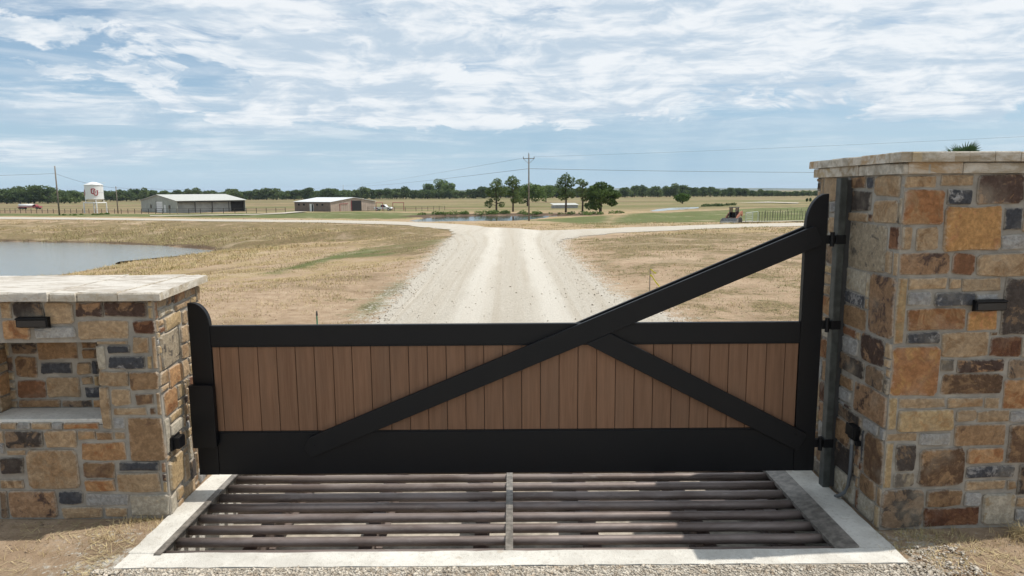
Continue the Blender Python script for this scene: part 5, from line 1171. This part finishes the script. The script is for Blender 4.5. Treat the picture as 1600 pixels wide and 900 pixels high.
# ------------------------------------------------------------------ loose ground cover (uncountable)
def gz(px_, py_):   # terrain with the same relief as the ground sheet
    s = np.minimum(sdf(px_, py_, drive_poly), sdf(px_, py_, apron_poly)); o_ = np.clip((s-.15)/1.2, 0, 1)
    r_ = (vnoise(px_, py_, .55, 1)-.5)*.05+(vnoise(px_, py_, 1.7, 2)-.5)*.08+(vnoise(px_, py_, 6, 3)-.5)*.16; r_ = np.where(py_ < 8, r_*.35, r_); return zf(px_, py_)+o_*r_, s
def blades(name, X_, Y_, n_b, h, spread, width, green_, label, lean=.6, hv=None):
    n = len(X_); k = np.repeat(np.arange(n), n_b); r = rng; bx = X_[k]+r.normal(size=len(k))*spread[k] if hasattr(spread, '__len__') else X_[k]+r.normal(size=len(k))*spread
    by = Y_[k]+r.normal(size=len(k))*(spread[k] if hasattr(spread, '__len__') else spread); bz, _ = gz(bx, by)
    a = r.uniform(0, 6.283, len(k)); hh = (h[k] if hasattr(h, '__len__') else h)*r.uniform(.45, 1.25, len(k)); ln = r.uniform(.15, 1, len(k))*lean*hh
    wd = (width[k] if hasattr(width, '__len__') else width); dx, dy = np.cos(a), np.sin(a)
    v0 = np.stack([bx-dy*wd, by+dx*wd, bz-.01], -1); v1 = np.stack([bx+dy*wd, by-dx*wd, bz-.01], -1); v2 = np.stack([bx+dx*ln+dy*wd*.2, by+dy*ln-dx*wd*.2, bz+hh], -1)
    v = np.stack([v0, v1, v2], 1).reshape(-1, 3); f = np.arange(len(v)).reshape(-1, 3); g_ = np.repeat(np.clip(green_[k], 0, 1), 3)
    o = fast_mesh(name, v, f, M['blade'], attr=dict(green=g_)); return tag(o, label, 'grass', kind='stuff')
def scatter(n, x0, x1, y0, y1, dens):
    X_ = rng.uniform(x0, x1, n); Y_ = y0*(y1/y0)**rng.uniform(0, 1, n); d = dens(X_, Y_); k = rng.uniform(0, 1, n) < d; return X_[k], Y_[k]
def dens_l(X_, Y_):
    s = sdf(X_, Y_, drive_poly); p_ = sdf(X_, Y_, pond1); nn = vnoise(X_, Y_, 2.9, 21)*.5+vnoise(X_, Y_, .37, 22)*.28+vnoise(X_, Y_, 1.13, 23)*.22
    d = np.clip((nn-.42)*3.5, 0, 1)*(s > .35)*(p_ > .4); d = d*np.where(sdf(X_, Y_, bp) < 0, .25, 1); d = np.where((p_ > 0) & (p_ < 9), np.maximum(d, .75), d)
    d = d*np.where((X_ > 2) & (Y_ < 45), .55, 1); return np.where(Y_ < 9, d*.25, d)
X_ = rng.uniform(-1.15, .95, 70000); Y_ = 8.5*(95/8.5)**rng.uniform(0, 1, 70000); X_ = X_*Y_; k = (rng.uniform(0, 1, len(X_)) < dens_l(X_, Y_)); X_, Y_ = X_[k], Y_[k]
gp = np.zeros(len(X_))
for q_ in gpatch: gp = np.maximum(gp, np.clip(.5-sdf(X_, Y_, q_)/3, 0, .9))
gp = np.maximum(gp, np.where(rng.uniform(0, 1, len(X_)) < .24, .55, .05)); gp = np.where((X_ > 2) & (rng.uniform(0, 1, len(X_)) < .5), .6, gp); sp_ = sdf(X_, Y_, pond1); gp = np.where((sp_ < 4) & (Y_ > 50), .45, gp)
hh = np.clip(.028+.0011*Y_, .03, .12)*rng.uniform(.5, 1.7, len(X_))*(1+.8*((sp_ > 0) & (sp_ < 10)))
blades('dry_grass', X_, Y_, 7, hh, np.clip(.03+.004*Y_, .05, .3), np.clip(.0016+.00032*Y_, .003, .03), gp, 'short dry straw-coloured grass across the dirt on both sides of the road', 1.5)
# tufts and straw at the foot of the walls
cl = [(onz(*p_), s_, g_) for p_, s_, g_ in [((222, 812), .10, .1), ((200, 822), .12, .0), ((180, 834), .10, 0), ((150, 850), .14, 0), ((232, 815), .07, .3), ((60, 860), .2, 0), ((1596, 838), .10, .05), ((1590, 845), .12, 0), ((1400, 845), .12, .5), ((1430, 838), .10, .6), ((1460, 832), .12, .3), ((1500, 850), .16, .1), ((1545, 868), .2, 0), ((1460, 884), .12, 0), ((1420, 858), .06, .5)]]
tx_, ty_, tg_ = [], [], []
for (p_, s_, g_) in cl:
    for _ in range(15): tx_.append(p_[0]+rng.normal()*s_); ty_.append(min(p_[1]+rng.normal()*s_*.6, 4.98 if p_[0] < 0 else 4.74)); tg_.append(g_*rng.uniform(.3, 1))
tx_, ty_, tg_ = map(np.array, (tx_, ty_, tg_)); blades('weed_tufts', tx_, ty_, 6, .05, .02, .0022, tg_, 'dry weeds and straw at the foot of the stone walls', 1.6)
# scattered straw stems lying on the dirt
ns = 2600; sx_ = np.concatenate([rng.uniform(-4.3, -2.75, ns//2), rng.uniform(2.8, 4.3, ns//2)]); sy_ = np.where(sx_ < 0, rng.uniform(3.6, 4.98, ns), rng.uniform(3.6, 4.78, ns))
kk = vnoise(sx_, sy_, .35, 31) > .42; sx_, sy_ = sx_[kk], sy_[kk]; zz_, s_ = gz(sx_, sy_); a = rng.uniform(0, 3.14, len(sx_)); ll = rng.uniform(.012, .06, len(sx_)); w_ = .0016
v = np.stack([np.stack([sx_+sa*np.cos(a)*ll-sb*np.sin(a)*w_, sy_+sa*np.sin(a)*ll+sb*np.cos(a)*w_, zz_+.006+.006*(sa > 0)+0*a], -1) for sa, sb in ((-1, -1), (1, -1), (1, 1), (-1, 1))], 1).reshape(-1, 3)
tag(fast_mesh('straw_litter', v, np.arange(len(v)).reshape(-1, 4), M['straw']), 'loose straw stems lying on the dirt before the walls', 'straw', kind='stuff')
tuft = onz(1598, 836)
mb = MB()
for _ in range(160):
    a = rd.uniform(0, 6.28); e_ = rd.uniform(.1, 1.3); l_ = rd.uniform(.05, .12); b0 = Vector((tuft[0]+rd.gauss(0, .03), tuft[1]+rd.gauss(0, .03), .0)); mb.tube([b0, b0+Vector((math.cos(a)*math.cos(e_), math.sin(a)*math.cos(e_), math.sin(e_)))*l_*.6, b0+Vector((math.cos(a)*1.3*math.cos(e_), math.sin(a)*1.3*math.cos(e_), math.sin(e_)*.8))*l_], .0013, 3, False)
tag(mb.build('straw_clump', M['straw']), 'round clump of golden straw on the dirt at the foot of the tall pillar', 'straw clump')
def pebbles(name, X_, Y_, Z_, size, label):
    n = len(X_); o8 = np.array([(1, 0, 0), (-1, 0, 0), (0, 1, 0), (0, -1, 0), (0, 0, 1), (0, 0, -1)], float); f8 = np.array([(0, 2, 4), (2, 1, 4), (1, 3, 4), (3, 0, 4), (2, 0, 5), (1, 2, 5), (3, 1, 5), (0, 3, 5)])
    a = rng.uniform(0, 6.28, n); s = size[:, None]*rng.uniform(.5, 1.2, (n, 3))*np.array([1, 1, .6]); p_ = o8[None]*s[:, None]*rng.uniform(.7, 1.2, (n, 6, 1))+rng.normal(size=(n, 6, 3))*size[:, None, None]*.16
    ca, sa = np.cos(a)[:, None], np.sin(a)[:, None]; v = np.stack([p_[..., 0]*ca-p_[..., 1]*sa+X_[:, None], p_[..., 0]*sa+p_[..., 1]*ca+Y_[:, None], p_[..., 2]+Z_[:, None]], -1).reshape(-1, 3)
    f = (f8[None]+np.arange(n)[:, None, None]*6).reshape(-1, 3); return tag(fast_mesh(name, v, f, M['pebble']), label, 'gravel', kind='stuff')
X_ = np.concatenate([rng.uniform(-2.8, 2.8, 9000), rng.uniform(-3.1, 3.1, 1500), rng.uniform(2.6, 3.1, 500)]); Y_ = np.concatenate([4.27-np.abs(rng.normal(0, .16, 9000)), rng.uniform(3.2, 4.25, 1500), rng.uniform(3.9, 4.5, 500)])
k = ~((np.abs(X_) < 2.70) & (Y_ > 4.262)); X_, Y_ = X_[k], Y_[k]; zz_, _ = gz(X_, Y_)
pebbles('gravel', X_, Y_, zz_+.014, np.clip(rng.lognormal(-4.6, .38, len(X_)), .005, .028), 'loose crushed limestone along the front of the cattle guard')
n = 60000; Y_ = 7.3*(48/7.3)**rng.uniform(0, 1, n); X_ = rng.uniform(-3.9, 5.2, n)*(1+Y_*.006); s = sdf(X_, Y_, drive_poly)
k = (s < .45) & (rng.uniform(0, 1, n) < np.clip(.02+.5*np.exp(-np.abs(s)/.4)-np.clip(s, 0, 1)*.8, 0, 1)); X_, Y_, s = X_[k], Y_[k], s[k]; zz_ = zf(X_, Y_)+np.where(s < 0, .02, .01)
pebbles('gravel', X_, Y_, zz_+.006, np.clip(rng.lognormal(-4.5, .42, len(X_))*(1+Y_*.012), .007, .045), 'loose pale stones scattered over the gravel road and its edges')
n = 5000; X_ = np.concatenate([rng.uniform(-4.4, -2.72, n//2), rng.uniform(2.72, 4.4, n//2)]); Y_ = np.where(X_ < 0, rng.uniform(3.5, 4.98, n), rng.uniform(3.5, 4.74, n)); zz_, s = gz(X_, Y_); k = vnoise(X_, Y_, .3, 51) > .35; X_, Y_, zz_ = X_[k], Y_[k], zz_[k]
near_clods = (X_, Y_, zz_, np.clip(rng.lognormal(-5.3, .6, len(X_)), .002, .018))
# stones and clods on the dirt
n = 9000; Y_ = 8*(45/8)**rng.uniform(0, 1, n); X_ = rng.uniform(-1, .8, n)*Y_; zz_, s = gz(X_, Y_); k = (s > .3) & (sdf(X_, Y_, pond1) > 1); X_, Y_, zz_ = X_[k], Y_[k], zz_[k]
M['clod'] = plain('dirt_clod', (.33, .24, .16), .95, 0, .25, 9.)
o = pebbles('clods', X_, Y_, zz_, np.clip(rng.lognormal(-4.3, .5, len(X_)), .008, .05), 'small dirt clods and stones on the bare ground'); o.data.materials.clear(); o.data.materials.append(M['clod'])
o = pebbles('clods', *near_clods, 'crumbs of dry dirt on the ground before the stone walls'); o.data.materials.clear(); o.data.materials.append(M['clod'])

# ------------------------------------------------------------------ air
hz = MB().box(-12000, 12000, -3000, 12000, -60, 75).build('haze', None)
hm = bpy.data.materials.new('haze'); hm.use_nodes = True; t = NT(hm.node_tree); t.n.clear()
pv = t.node('ShaderNodeVolumePrincipled', ins={'Color': (.72, .84, 1., 1), 'Density': .00006, 'Anisotropy': .0})
t.l.new(pv.outputs[0], t.node('ShaderNodeOutputMaterial').inputs['Volume']); hz.data.materials.append(hm); tag(hz, kind='stuff')
